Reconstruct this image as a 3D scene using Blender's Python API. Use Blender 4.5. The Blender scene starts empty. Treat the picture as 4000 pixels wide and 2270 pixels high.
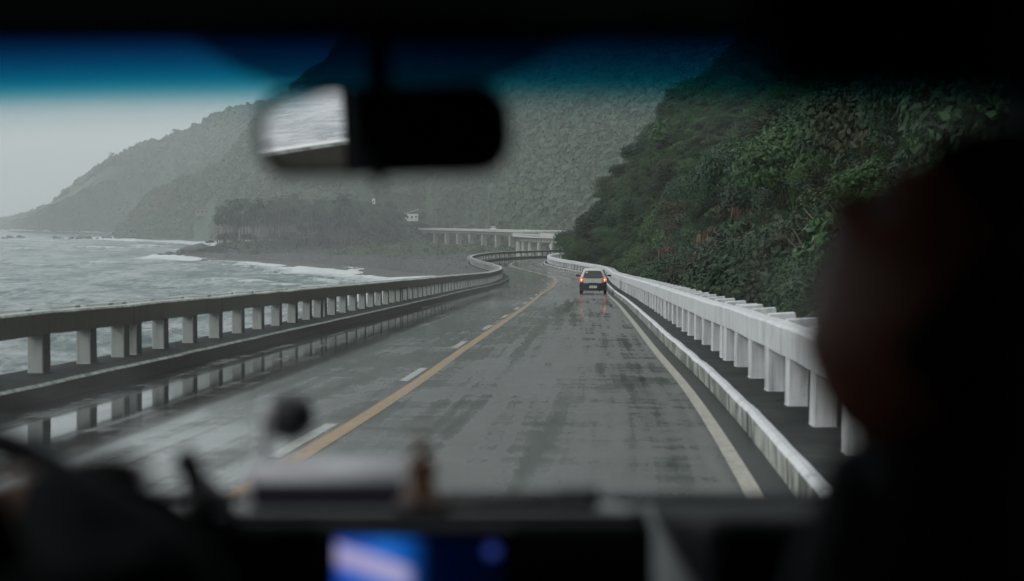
import bpy, bmesh, math, random
import numpy as np
from mathutils import Vector, Matrix, Euler

SC = bpy.context.scene
COL = SC.collection
R = math.radians
PI = math.pi
rnd = random.Random(7)
rng = np.random.default_rng(11)

# ------------------------------------------------------------------ camera
ZC = 17.0                       # camera height above the sea (sea level is z = 0)
PITCH = math.atan(173 / 3564)   # slight downward tilt
cam_d = bpy.data.cameras.new('camera')
cam = bpy.data.objects.new('camera', cam_d)
COL.objects.link(cam)
cam.location = (0, 0, ZC)
cam.rotation_euler = (PI / 2 - PITCH, 0, 0)
cam_d.lens = 50.0
cam_d.sensor_width = 36.0
cam_d.clip_start = 0.05
cam_d.clip_end = 12000
cam_d.dof.use_dof = True
cam_d.dof.focus_distance = 75.0
cam_d.dof.aperture_fstop = 1.9
SC.camera = cam

# ------------------------------------------------------------------ sky and sun
SUN_EL, SUN_AZ = R(30), R(-126)      # azimuth from +Y, negative = towards the sea on the left
world = bpy.data.worlds.new("World")
SC.world = world
world.use_nodes = True
wn = world.node_tree
wn.nodes.clear()
w_out = wn.nodes.new('ShaderNodeOutputWorld')
w_bg = wn.nodes.new('ShaderNodeBackground')
w_sky = wn.nodes.new('ShaderNodeTexSky')
w_sky.sky_type = 'NISHITA'
w_sky.sun_disc = False
w_sky.sun_elevation = SUN_EL
w_sky.sun_rotation = SUN_AZ
w_sky.air_density = 1.0
w_sky.dust_density = 4.0
w_hs = wn.nodes.new('ShaderNodeHueSaturation')
w_hs.inputs['Saturation'].default_value = 0.12
w_hs.inputs['Value'].default_value = 0.55
w_tc = wn.nodes.new('ShaderNodeTexCoord')
w_sep = wn.nodes.new('ShaderNodeSeparateXYZ')
w_ramp = wn.nodes.new('ShaderNodeValToRGB')      # overcast: brighter overhead than at the horizon
w_ramp.color_ramp.elements[0].position = 0.0
w_ramp.color_ramp.elements[0].color = (4.0, 4.15, 4.3, 1)
w_ramp.color_ramp.elements[1].position = 0.9
w_ramp.color_ramp.elements[1].color = (8.6, 8.9, 9.2, 1)
w_mix = wn.nodes.new('ShaderNodeMix')
w_mix.data_type = 'RGBA'
w_mix.inputs['Factor'].default_value = 0.75
L = wn.links.new
L(w_sky.outputs[0], w_hs.inputs['Color'])
L(w_tc.outputs['Generated'], w_sep.inputs[0])
L(w_sep.outputs['Z'], w_ramp.inputs[0])
L(w_hs.outputs[0], w_mix.inputs[6])
L(w_ramp.outputs[0], w_mix.inputs[7])
L(w_mix.outputs[2], w_bg.inputs['Color'])
w_bg.inputs['Strength'].default_value = 0.14
L(w_bg.outputs[0], w_out.inputs['Surface'])

sun_d = bpy.data.lights.new('sun', 'SUN')
sun_d.energy = 0.9
sun_d.angle = R(25)
sun_d.color = (1.0, 0.975, 0.94)
sun = bpy.data.objects.new('sun', sun_d)
COL.objects.link(sun)
sd = Vector((math.sin(SUN_AZ) * math.cos(SUN_EL), math.cos(SUN_AZ) * math.cos(SUN_EL), math.sin(SUN_EL)))
sun.rotation_euler = sd.to_track_quat('Z', 'Y').to_euler()
sun.location = (-30, 10, 60)

SC.view_settings.view_transform = 'Standard'
SC.view_settings.look = 'None'
SC.view_settings.gamma = 1
SC.view_settings.use_curve_mapping = False
SC.view_settings.exposure = 0.36
SC.cycles.max_bounces = 8
SC.cycles.diffuse_bounces = 2
SC.cycles.glossy_bounces = 3
SC.cycles.transparent_max_bounces = 16
SC.cycles.volume_bounces = 2
SC.cycles.use_denoising = True
SC.cycles.sample_clamp_indirect = 4

# ------------------------------------------------------------------ helpers
def tag(o, label=None, cat=None, group=None, kind=None):
    if label: o['label'] = label
    if cat: o['category'] = cat
    if group: o['group'] = group
    if kind: o['kind'] = kind
    return o

def empty(name, loc=(0, 0, 0), rz=0.0, label=None, cat=None, group=None):
    o = bpy.data.objects.new(name, None)
    o.empty_display_size = 0.2
    o.location = loc
    o.rotation_euler = (0, 0, rz)
    COL.objects.link(o)
    return tag(o, label, cat, group)

def link(name, me, parent=None, loc=None):
    o = bpy.data.objects.new(name, me)
    COL.objects.link(o)
    if parent is not None: o.parent = parent
    if loc is not None: o.location = loc
    return o

class MB:
    """collects faces of one mesh"""
    def __init__(s):
        s.v, s.f, s.m = [], [], []
    def add(s, vs, fs, mi=0):
        k = len(s.v)
        s.v += [tuple(p) for p in vs]
        for f in fs:
            s.f.append(tuple(i + k for i in f)); s.m.append(mi)
    def box(s, c, d, mi=0, M=None):
        x, y, z = d[0] / 2, d[1] / 2, d[2] / 2
        vs = [Vector((a, b, e)) for a in (-x, x) for b in (-y, y) for e in (-z, z)]
        if M is not None: vs = [M @ p for p in vs]
        vs = [p + Vector(c) for p in vs]
        s.add(vs, [(0, 1, 3, 2), (4, 6, 7, 5), (0, 4, 5, 1), (2, 3, 7, 6), (0, 2, 6, 4), (1, 5, 7, 3)], mi)
    def tube(s, pts, rad, n=8, mi=0, cap=True):
        pts = [Vector(p) for p in pts]
        if not hasattr(rad, '__len__'): rad = [rad] * len(pts)
        rings = []
        for i, p in enumerate(pts):
            t = (pts[min(i + 1, len(pts) - 1)] - pts[max(i - 1, 0)]).normalized()
            a = t.cross(Vector((0, 0, 1)))
            if a.length < 1e-3: a = t.cross(Vector((0, 1, 0)))
            a.normalize(); b = t.cross(a)
            rings.append([p + (a * math.cos(2 * PI * j / n) + b * math.sin(2 * PI * j / n)) * rad[i] for j in range(n)])
        vs = [q for r in rings for q in r]
        fs = [(i * n + j, i * n + (j + 1) % n, (i + 1) * n + (j + 1) % n, (i + 1) * n + j)
              for i in range(len(pts) - 1) for j in range(n)]
        if cap:
            fs += [tuple(range(n - 1, -1, -1)), tuple(range((len(pts) - 1) * n, len(pts) * n))]
        s.add(vs, fs, mi)
    def lathe(s, prof, n=20, c=(0, 0, 0), mi=0, M=None):
        c = Vector(c)
        vs = []
        for r, z in prof:
            for j in range(n):
                q = Vector((r * math.cos(2 * PI * j / n), r * math.sin(2 * PI * j / n), z))
                vs.append((M @ q if M is not None else q) + c)
        k = len(prof)
        fs = [(i * n + j, i * n + (j + 1) % n, (i + 1) * n + (j + 1) % n, (i + 1) * n + j) for i in range(k - 1) for j in range(n)]
        fs += [tuple(range(n - 1, -1, -1)), tuple(range((k - 1) * n, k * n))]
        s.add(vs, fs, mi)
    def mesh(s, name, mats, smooth=False):
        me = bpy.data.meshes.new(name)
        me.from_pydata(s.v, [], s.f)
        for m in (mats if isinstance(mats, (list, tuple)) else [mats]): me.materials.append(m)
        me.polygons.foreach_set('material_index', s.m)
        me.polygons.foreach_set('use_smooth', [smooth] * len(s.f))
        me.update()
        return me
    def obj(s, name, mats, parent=None, smooth=False, loc=None):
        return link(name, s.mesh(name, mats, smooth), parent, loc)

def np_mesh(name, V, F, mats, smooth=False):
    me = bpy.data.meshes.new(name)
    V = np.asarray(V, np.float32); F = np.asarray(F, np.int32)
    me.vertices.add(len(V)); me.vertices.foreach_set('co', V.ravel())
    k = F.shape[1]
    me.loops.add(F.size); me.loops.foreach_set('vertex_index', F.ravel())
    me.polygons.add(len(F))
    me.polygons.foreach_set('loop_start', np.arange(0, F.size, k, dtype=np.int32))
    me.polygons.foreach_set('loop_total', np.full(len(F), k, np.int32))
    for m in (mats if isinstance(mats, (list, tuple)) else [mats]): me.materials.append(m)
    me.update(calc_edges=True)
    me.polygons.foreach_set('use_smooth', np.full(len(F), smooth, bool))
    return me

def attr(me, name, vals, typ='FLOAT', dom='POINT'):
    a = me.attributes.new(name, typ, dom)
    if typ == 'FLOAT': a.data.foreach_set('value', np.asarray(vals, np.float32).ravel())
    elif typ == 'FLOAT_VECTOR': a.data.foreach_set('vector', np.asarray(vals, np.float32).ravel())

def hash2(ix, iy, seed):
    h = (ix.astype(np.int64) * 374761393 + iy.astype(np.int64) * 668265263 + seed * 1274126177) & 0xffffffff
    h = ((h ^ (h >> 13)) * 1274126177) & 0xffffffff
    return ((h ^ (h >> 16)) & 0xffff) / 65535.0

def vnoise(x, y, seed=0):
    ix, iy = np.floor(x), np.floor(y)
    fx, fy = x - ix, y - iy
    fx = fx * fx * (3 - 2 * fx); fy = fy * fy * (3 - 2 * fy)
    a = hash2(ix, iy, seed); b = hash2(ix + 1, iy, seed); c = hash2(ix, iy + 1, seed); d = hash2(ix + 1, iy + 1, seed)
    return (a * (1 - fx) + b * fx) * (1 - fy) + (c * (1 - fx) + d * fx) * fy

def fbm(x, y, seed=0, oct=4):
    t, a, s = 0, 0.5, 0
    for k in range(oct):
        t = t + a * (vnoise(x * 2 ** k + 17.3 * k, y * 2 ** k - 9.1 * k, seed + k) - 0.5); s += a; a *= 0.5
    return t / s * 2

def sstep(a, b, x):
    t = np.clip((x - a) / (b - a), 0, 1)
    return t * t * (3 - 2 * t)

# ------------------------------------------------------------------ materials
class NT:
    def __init__(s, name):
        s.m = bpy.data.materials.new(name); s.m.use_nodes = True
        s.t = s.m.node_tree; s.t.nodes.clear()
        s.out = s.t.nodes.new('ShaderNodeOutputMaterial')
    def n(s, typ, **kw):
        nd = s.t.nodes.new('ShaderNode' + typ)
        for k, v in kw.items():
            if hasattr(nd, k) and not k[0].isupper(): setattr(nd, k, v)
            else: nd.inputs[k.replace('_', ' ')].default_value = v
        return nd
    def l(s, a, b): s.t.links.new(a, b)
    def coord(s, which='Object', scale=(1, 1, 1)):
        tc = s.n('TexCoord'); mp = s.n('Mapping')
        mp.inputs['Scale'].default_value = scale
        s.l(tc.outputs[which], mp.inputs['Vector'])
        return mp.outputs[0]
    def pos(s, scale=(1, 1, 1)):
        g = s.n('NewGeometry'); mp = s.n('Mapping')
        mp.inputs['Scale'].default_value = scale
        s.l(g.outputs['Position'], mp.inputs['Vector'])
        return mp.outputs[0]
    def noise(s, vec, scale, detail=4, rough=0.55, dist=0.0):
        nd = s.n('TexNoise'); nd.inputs['Scale'].default_value = scale
        nd.inputs['Detail'].default_value = detail; nd.inputs['Roughness'].default_value = rough
        nd.inputs['Distortion'].default_value = dist
        s.l(vec, nd.inputs['Vector'])
        return nd.outputs['Fac']
    def ramp(s, fac, stops):
        r = s.n('ValToRGB'); e = r.color_ramp.elements
        while len(e) < len(stops): e.new(0.5)
        for i, (p, c) in enumerate(stops):
            e[i].position = p
            e[i].color = (c, c, c, 1) if not hasattr(c, '__len__') else (*c, 1)
        s.l(fac, r.inputs[0])
        return r.outputs[0]
    def math(s, op, a, b=None, clamp=False):
        nd = s.n('Math', operation=op); nd.use_clamp = clamp
        for i, x in enumerate((a, b)):
            if x is None: continue
            if isinstance(x, (int, float)): nd.inputs[i].default_value = x
            else: s.l(x, nd.inputs[i])
        return nd.outputs[0]
    def mix(s, fac, a, b, typ='MIX'):
        nd = s.n('Mix'); nd.data_type = 'RGBA'; nd.blend_type = typ
        for i, x in ((0, fac), (6, a), (7, b)):
            if isinstance(x, (int, float)): nd.inputs[i].default_value = x if i == 0 else (x, x, x, 1)
            elif isinstance(x, tuple): nd.inputs[i].default_value = (*x[:3], 1)
            else: s.l(x, nd.inputs[i])
        return nd.outputs[2]
    def bump(s, h, strength=0.3, dist=0.02):
        b = s.n('Bump'); b.inputs['Strength'].default_value = strength; b.inputs['Distance'].default_value = dist
        s.l(h, b.inputs['Height'])
        return b.outputs[0]
    def bsdf(s, color, rough=0.6, normal=None, metal=0.0, spec=0.5, emit=None, estr=1.0, **kw):
        b = s.n('BsdfPrincipled')
        for key, x in (('Base Color', color), ('Roughness', rough), ('Metallic', metal), ('Specular IOR Level', spec)):
            if isinstance(x, (int, float)) and key == 'Base Color': b.inputs[key].default_value = (x, x, x, 1)
            elif isinstance(x, (int, float)): b.inputs[key].default_value = x
            elif isinstance(x, tuple): b.inputs[key].default_value = (*x[:3], 1)
            else: s.l(x, b.inputs[key])
        if normal is not None: s.l(normal, b.inputs['Normal'])
        if emit is not None:
            if isinstance(emit, tuple): b.inputs['Emission Color'].default_value = (*emit, 1)
            else: s.l(emit, b.inputs['Emission Color'])
            b.inputs['Emission Strength'].default_value = estr
        for k, v in kw.items(): b.inputs[k.replace('_', ' ')].default_value = v
        s.l(b.outputs[0], s.out.inputs['Surface'])
        return b

def mat_two(name, c1, c2, scale=3.0, rough=0.6, bump=0.2, bdist=0.01, cscale=(1, 1, 1), lo=0.35, hi=0.65, metal=0, spec=0.5, coords='pos'):
    t = NT(name)
    v = t.pos(cscale) if coords == 'pos' else t.coord('Object', cscale)
    f = t.noise(v, scale, 5)
    c = t.ramp(f, [(lo, c1), (hi, c2)])
    f2 = t.noise(v, scale * 6, 4)
    t.bsdf(c, rough, t.bump(f2, bump, bdist) if bump else None, metal, spec)
    return t.m

def mat_leaf(name, dark, mid, light, brown=None, rough=0.5, pscale=0.35, wt=(0.36, 0.36, 0.36)):
    t = NT(name)
    oi = t.n('ObjectInfo')
    at = t.n('Attribute'); at.attribute_name = 'shade'
    pn = t.noise(t.pos(), pscale, 3)
    f = t.math('MULTIPLY', oi.outputs['Random'], wt[0])
    f = t.math('ADD', f, t.math('MULTIPLY', at.outputs['Fac'], wt[1]))
    f = t.math('ADD', f, t.math('MULTIPLY', pn, wt[2]))
    stops = [(0.22, dark), (0.52, mid), (0.82, light)]
    c = t.ramp(f, stops)
    if brown:
        pn2 = t.noise(t.pos((1, 1, 1)), pscale * 0.6, 3)
        sel = t.ramp(t.math('ADD', pn2, t.math('MULTIPLY', at.outputs['Fac'], 0.16)), [(0.62, 0.0), (0.7, 0.75)])
        c = t.mix(sel, c, brown)
    b = t.bsdf(c, rough, spec=0.35)
    tr = t.n('BsdfTranslucent'); t.l(c, tr.inputs['Color'])
    mx = t.n('MixShader'); mx.inputs[0].default_value = 0.25
    t.l(b.outputs[0], mx.inputs[1]); t.l(tr.outputs[0], mx.inputs[2])
    t.l(mx.outputs[0], t.out.inputs['Surface'])
    return t.m

def mat_concrete_paint(name, paint, stain, base=0.2, drip=1.0, rough=0.55, lo=0.46, hi=0.72):
    """painted concrete with vertical dark drips, speckle and chips"""
    t = NT(name)
    v1 = t.pos((7, 7, 0.55)); v2 = t.pos((1.3, 1.3, 1.3)); v3 = t.pos((34, 34, 30))
    d = t.ramp(t.noise(v1, 1.6, 6, 0.65), [(lo, 0.0), (hi, 1.0)])
    blot = t.ramp(t.noise(v2, 1.7, 5), [(0.36, 0.15), (0.75, 1.0)])
    k = t.math('MULTIPLY', t.math('MULTIPLY', d, blot), drip, True)
    c = t.mix(k, paint, stain)
    spk = t.ramp(t.noise(v3, 1.0, 3), [(0.70, 0.0), (0.75, 0.75)])
    c = t.mix(spk, c, stain)
    c = t.mix(t.ramp(t.noise(v2, 5, 4), [(0.3, 0.0), (0.8, 0.28)]), c, tuple(q * 0.6 for q in paint))
    n = t.bump(t.noise(t.pos(), 18, 6), 0.35, 0.01)
    t.bsdf(c, rough, n, spec=0.4)
    return t.m

M = {}
M['white_paint'] = mat_concrete_paint('white painted concrete', (0.74, 0.74, 0.76), (0.10, 0.10, 0.09), drip=1.1, lo=0.43, hi=0.75)
M['kerb_paint'] = mat_concrete_paint('stained white kerb paint', (0.62, 0.63, 0.58), (0.025, 0.03, 0.026), drip=3.0, lo=0.40, hi=0.60)
M['grey_paint'] = mat_concrete_paint('weathered pale paint', (0.40, 0.42, 0.40), (0.06, 0.065, 0.06), drip=0.7)
M['dark_concrete'] = mat_concrete_paint('dark wet concrete', (0.088, 0.09, 0.082), (0.025, 0.028, 0.026), drip=0.9, rough=0.45)
M['beam_inner_shade'] = mat_concrete_paint('brownish shade-toned beam concrete', (0.135, 0.125, 0.105), (0.035, 0.036, 0.032), drip=0.9, rough=0.5)  # road-side shade of the left beam is put into this darker colour
M['ledge'] = mat_two('mossy black ledge', (0.006, 0.007, 0.0065), (0.026, 0.03, 0.026), 2.2, 0.75, 0.5, 0.01, spec=0.25)
M['edge_worn'] = mat_two('worn pale arris', (0.09, 0.11, 0.09), (0.34, 0.38, 0.33), 9.0, 0.6, 0.5, 0.01)
M['far_concrete'] = mat_concrete_paint('far viaduct concrete', (0.42, 0.42, 0.38), (0.12, 0.12, 0.11), drip=0.9)
M['far_white'] = mat_two('far rail paint', (0.5, 0.5, 0.48), (0.68, 0.68, 0.66), 1.0, 0.6, 0)
M['black_plastic'] = mat_two('dark cabin plastic', (0.006, 0.007, 0.008), (0.011, 0.012, 0.014), 30, 0.7, 0.15, 0.001, spec=0.2, coords='obj')
M['cabin_grey'] = mat_two('grey soft plastic', (0.030, 0.030, 0.034), (0.042, 0.042, 0.046), 40, 0.4, 0.1, 0.001, coords='obj')
M['cabin_cloth'] = mat_two('dark roof cloth', (0.006, 0.007, 0.008), (0.010, 0.011, 0.012), 80, 0.95, 0.2, 0.001, spec=0.1, coords='obj')
M['rock'] = mat_two('wet dark rock', (0.02, 0.022, 0.022), (0.085, 0.085, 0.08), 0.6, 0.55, 0.8, 0.15)
M['beach'] = mat_two('grey cobble beach', (0.035, 0.036, 0.033), (0.12, 0.118, 0.105), 1.6, 0.75, 1.0, 0.3)
M['soil'] = mat_two('undergrowth soil', (0.006, 0.010, 0.005), (0.020, 0.032, 0.014), 0.9, 1.0, 0.9, 0.25, spec=0.05)
M['slope'] = mat_two('forest floor', (0.034, 0.058, 0.034), (0.062, 0.092, 0.055), 0.05, 0.9, 0.6, 0.8)
M['bark'] = mat_two('grey bark', (0.05, 0.045, 0.04), (0.13, 0.12, 0.10), 4, 0.85, 0.5, 0.05)
M['leaf_near'] = mat_leaf('wet near leaves', (0.004, 0.017, 0.006), (0.018, 0.062, 0.014), (0.070, 0.155, 0.032), brown=(0.050, 0.045, 0.016), rough=0.5)
M['leaf_dark'] = mat_leaf('dark glossy leaves', (0.002, 0.013, 0.006), (0.009, 0.042, 0.017), (0.028, 0.09, 0.036), rough=0.45)
M['leaf_bright'] = mat_leaf('bright broad leaves', (0.010, 0.038, 0.010), (0.024, 0.085, 0.018), (0.06, 0.16, 0.035), rough=0.35)
M['leaf_dead'] = mat_leaf('dead brown leaves', (0.020, 0.009, 0.007), (0.065, 0.028, 0.018), (0.26, 0.15, 0.08), rough=0.6)
M['leaf_grove'] = mat_leaf('grove leaves', (0.003, 0.014, 0.007), (0.012, 0.034, 0.014), (0.04, 0.075, 0.028), rough=0.6, pscale=0.05)
M['leaf_far'] = mat_leaf('far forest leaves', (0.034, 0.066, 0.040), (0.068, 0.115, 0.066), (0.125, 0.185, 0.10), brown=(0.12, 0.125, 0.08), rough=0.6, pscale=0.016, wt=(0.14, 0.14, 0.80))  # paler than near leaves: mist in between is put into the colour
M['leaf_palm'] = mat_leaf('palm fronds', (0.004, 0.015, 0.007), (0.014, 0.038, 0.016), (0.045, 0.085, 0.032), rough=0.5, pscale=0.05)
M['grass'] = mat_leaf('rough grass', (0.02, 0.05, 0.018), (0.045, 0.095, 0.03), (0.09, 0.15, 0.05), rough=0.6, pscale=0.05)

# ------------------------------------------------------------------ road path
CP = [(-17.0, -80), (-9.6, -45), (-5.2, -20), (-2.75, 0), (-1.93, 9.5), (-1.38, 17.4), (-0.915, 26.5), (-0.04, 42.9), (0.68, 57),
      (1.5, 75), (2.55, 95), (3.3, 110), (3.72, 120), (3.5, 128), (2.5, 139), (0.8, 153), (-0.1, 165), (0.5, 178), (2.9, 189.5), (8, 199.5),
      (16, 208), (30, 220), (48, 240), (62, 275), (64, 315), (52, 355), (31, 388), (15, 420), (6.5, 458), (5.2, 488), (9, 515), (22, 535),
      (38, 548), (45, 562), (40, 580), (24, 604), (4, 652), (-20, 742), (-60, 862), (-76, 905), (-80, 950)]
def catmull(P, step=0.5):
    P = np.array(P, float); out = []
    for i in range(len(P) - 1):
        p0 = P[max(i - 1, 0)]; p1 = P[i]; p2 = P[i + 1]; p3 = P[min(i + 2, len(P) - 1)]
        n = max(2, int(np.linalg.norm(p2 - p1) / step))
        # centripetal form
        t01 = max(np.linalg.norm(p1 - p0) ** 0.5, 1e-3); t12 = np.linalg.norm(p2 - p1) ** 0.5; t23 = max(np.linalg.norm(p3 - p2) ** 0.5, 1e-3)
        m1 = (p2 - p1 + t12 * ((p1 - p0) / t01 - (p2 - p0) / (t01 + t12)))
        m2 = (p2 - p1 + t12 * ((p3 - p2) / t23 - (p3 - p1) / (t12 + t23)))
        t = (np.arange(n) / n)[:, None]
        out.append((2 * t ** 3 - 3 * t ** 2 + 1) * p1 + (t ** 3 - 2 * t ** 2 + t) * m1 + (-2 * t ** 3 + 3 * t ** 2) * p2 + (t ** 3 - t ** 2) * m2)
    return np.vstack(out + [P[-1:]])
PATH = catmull(CP)
seg = np.linalg.norm(np.diff(PATH, axis=0), axis=1)
S = np.concatenate([[0], np.cumsum(seg)])
step = 0.5
sN = np.arange(0, S[-1], step)
PX = np.interp(sN, S, PATH[:, 0]); PY = np.interp(sN, S, PATH[:, 1])
TX = np.gradient(PX); TY = np.gradient(PY)
tl = np.hypot(TX, TY); TX /= tl; TY /= tl
def hroad(y):
    """height of the camera above the road surface at distance y"""
    y = np.asarray(y, float)
    a = 1.6 + 0.03 * np.minimum(y, 100)
    b = 4.6 + 0.47 * (1 - np.exp(-np.maximum(y - 100, 0) * 0.03 / 0.47))
    return np.where(y < 100, a, b)
PZ = ZC - hroad(PY)
far = PY > 300
PZ = np.where(far, np.interp(PY, [0, 300, 420, 900], [0, 11.93, 12.15, 12.2]), PZ)
PZ = np.where(sN > sN[np.argmax(PY > 330)], np.maximum(PZ, 11.95), PZ)
def at(s, off=0.0, z=0.0):
    x = np.interp(s, sN, PX); y = np.interp(s, sN, PY); zz = np.interp(s, sN, PZ)
    tx = np.interp(s, sN, TX); ty = np.interp(s, sN, TY)
    n = np.hypot(tx, ty); tx, ty = tx / n, ty / n
    return np.array([x + ty * off, y - tx * off, zz + z]), math.atan2(-tx, ty)   # point, heading rotation about z
def s_at_y(y):
    return float(sN[np.argmax(PY >= y)])

def sweep(s0, s1, sec, closed=True, ds=0.5, wob=0.0, seed=3, mats=None, caps=True):
    """sweep a cross section [(off, z)] along the road; returns V, F, per-face section index"""
    n = max(2, int(round((s1 - s0) / ds)) + 1)
    ss = np.linspace(s0, s1, n)
    k = len(sec); V = np.zeros((n, k, 3))
    for i, s in enumerate(ss):
        w = wob * float(fbm(np.array([s * 0.8]), np.array([seed * 3.1]), seed, 3)[0]) if wob else 0
        for j, (o, z) in enumerate(sec):
            p, _ = at(s, o, z)
            V[i, j] = p
            V[i, j, 2] += w
    V = V.reshape(-1, 3); F = []; idx = []
    kk = k if closed else k - 1
    for i in range(n - 1):
        for j in range(kk):
            a, b = i * k + j, i * k + (j + 1) % k
            F.append((a, b, b + k, a + k)); idx.append(j)
    return V, F, idx, n, k

def sweep_obj(name, s0, s1, sec, mats, facemat=None, closed=True, ds=0.5, wob=0.0, seed=3, parent=None, smooth=False, uv=False):
    V, F, idx, n, k = sweep(s0, s1, sec, closed, ds, wob, seed)
    mi = [(facemat[j] if facemat else 0) for j in idx]
    F = list(F)
    if closed:
        F.append(tuple(range(k - 1, -1, -1))); mi.append(facemat[0] if facemat else 0)
        F.append(tuple(range((n - 1) * k, n * k))); mi.append(facemat[0] if facemat else 0)
    me = bpy.data.meshes.new(name)
    me.from_pydata([tuple(v) for v in V], [], F)
    for m in (mats if isinstance(mats, list) else [mats]): me.materials.append(m)
    me.polygons.foreach_set('material_index', mi)
    me.polygons.foreach_set('use_smooth', [smooth] * len(F))
    if uv:
        ul = me.uv_layers.new(name='UVMap')
        ss = np.linspace(s0, s1, n)
        for lp in me.loops:
            vi = lp.vertex_index
            ul.data[lp.index].uv = (sec[vi % k][0], ss[vi // k])
    me.update()
    return link(name, me, parent)

S_ORG = s_at_y(20.9)        # an expansion joint crosses the road here
SPAN = 15.6
KL, KR = -3.95, 3.87        # kerb faces
PL, PR = KL - 0.68, KR + 0.52   # baluster centres
S_MIN = s_at_y(-70)
S_BEND = s_at_y(215)        # near railing ends out of sight beyond the hill
S_END = float(sN[-2])

# road surface ------------------------------------------------------
def mat_road():
    t = NT('wet road surface')
    tc = t.n('TexCoord'); uv = tc.outputs['UV']
    sp = t.n('SeparateXYZ'); t.l(uv, sp.inputs[0]); u = sp.outputs['X']; vv = sp.outputs['Y']
    def mp(sx, sy, off=0.0):
        m = t.n('Mapping'); m.inputs['Scale'].default_value = (sx, sy, 1); m.inputs['Location'].default_value = (off, off, 0)
        t.l(uv, m.inputs['Vector']); return m.outputs[0]
    iso = t.noise(mp(0.55, 0.40), 1.0, 6, 0.62, 0.4)
    lon = t.noise(mp(1.5, 0.035, 5), 1.0, 4, 0.5)
    lon2 = t.noise(mp(5.0, 0.09, 9), 1.0, 3, 0.6)
    cro = t.noise(mp(0.5, 2.2, 13), 1.0, 5, 0.6)
    big = t.noise(mp(0.16, 0.07, 3), 1.0, 3)
    # wetness: sea-side lane holds standing water, both lanes have wheel tracks
    left = t.ramp(t.math('MULTIPLY', t.math('ADD', u, 4.0), 0.125), [(0.0, 1.0), (0.40, 0.72), (0.56, 0.34), (0.8, 0.26), (1.0, 0.2)])
    w = t.math('ADD', t.math('MULTIPLY', iso, 0.34), t.math('MULTIPLY', lon, 0.46))
    w = t.math('ADD', w, t.math('MULTIPLY', lon2, 0.30))
    w = t.math('ADD', w, t.math('MULTIPLY', cro, 0.26))
    w = t.math('ADD', w, t.math('MULTIPLY', left, 0.20))
    grit = t.noise(mp(7, 4.5, 21), 1.0, 5, 0.75)
    w = t.math('ADD', w, t.math('MULTIPLY', t.math('SUBTRACT', grit, 0.5), 0.16))
    wet = t.ramp(w, [(0.68, 0.0), (0.745, 0.45), (0.81, 0.85), (0.87, 1.0)])
    mr = t.n('MapRange'); t.l(wet, mr.inputs['Value']); mr.inputs['To Min'].default_value = 0.46; mr.inputs['To Max'].default_value = 0.06
    dry = t.mix(iso, (0.045, 0.048, 0.045), (0.125, 0.13, 0.122))
    fine = t.noise(mp(30, 30), 1.0, 3)
    dry = t.mix(t.ramp(fine, [(0.3, 0.35), (0.7, 0.0)]), dry, (0.05, 0.05, 0.048))
    speck = t.ramp(t.noise(mp(16, 10, 31), 1.0, 2, 0.5), [(0.68, 0.0), (0.74, 0.8)])
    dry = t.mix(speck, dry, (0.02, 0.02, 0.02))
    col = t.mix(wet, dry, (0.022, 0.024, 0.024))
    dirt = t.ramp(t.math('ADD', u, t.math('MULTIPLY', iso, 0.5)), [(0.0, 0.0), (1.0, 0.0)])
    edge = t.ramp(t.math('MULTIPLY', t.math('ADD', t.math('ADD', u, t.math('MULTIPLY', iso, 0.35)), -3.4), 1.4), [(0.25, 0.0), (0.55, 0.85)])
    col = t.mix(edge, col, (0.020, 0.022, 0.021))
    # dark transverse joint line every span
    ph = t.math('MODULO', t.math('ADD', vv, 200 * SPAN - S_ORG + SPAN / 2), SPAN)
    jn = t.math('LESS_THAN', t.math('ABSOLUTE', t.math('SUBTRACT', ph, SPAN / 2)), 0.035)
    col = t.mix(jn, col, (0.012, 0.012, 0.012))
    hgt = t.math('ADD', t.math('MULTIPLY', t.noise(mp(55, 55), 1.0, 2), 0.5), t.math('MULTIPLY', cro, 0.6))
    bs = t.math('MULTIPLY', t.math('SUBTRACT', 1.15, wet), 0.4)
    b = t.n('Bump'); t.l(bs, b.inputs['Strength']); b.inputs['Distance'].default_value = 0.006; t.l(hgt, b.inputs['Height'])
    bs_ = t.bsdf(col, mr.outputs[0], b.outputs[0], spec=0.5)
    keep = t.math('SUBTRACT', 1.0, edge)
    t.l(t.math('MULTIPLY', t.math('MULTIPLY', wet, 0.45), keep), bs_.inputs['Coat Weight'])
    t.l(t.math('MULTIPLY', keep, 0.5), bs_.inputs['Specular IOR Level'])
    t.l(t.math('MAXIMUM', mr.outputs[0], t.math('MULTIPLY', edge, 0.55)), bs_.inputs['Roughness']); bs_.inputs['Coat Roughness'].default_value = 0.035; bs_.inputs['Coat IOR'].default_value = 1.45
    return t.m
M['road'] = mat_road()
road = sweep_obj('road', S_MIN, S_END, [(KL - 0.01, 0), (-2, 0.0), (0, 0.0), (2, 0.0), (KR + 0.01, 0)], M['road'], closed=False, ds=1.0, uv=True)
tag(road, 'wet grey road surface winding along the coast', kind='structure')

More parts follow.
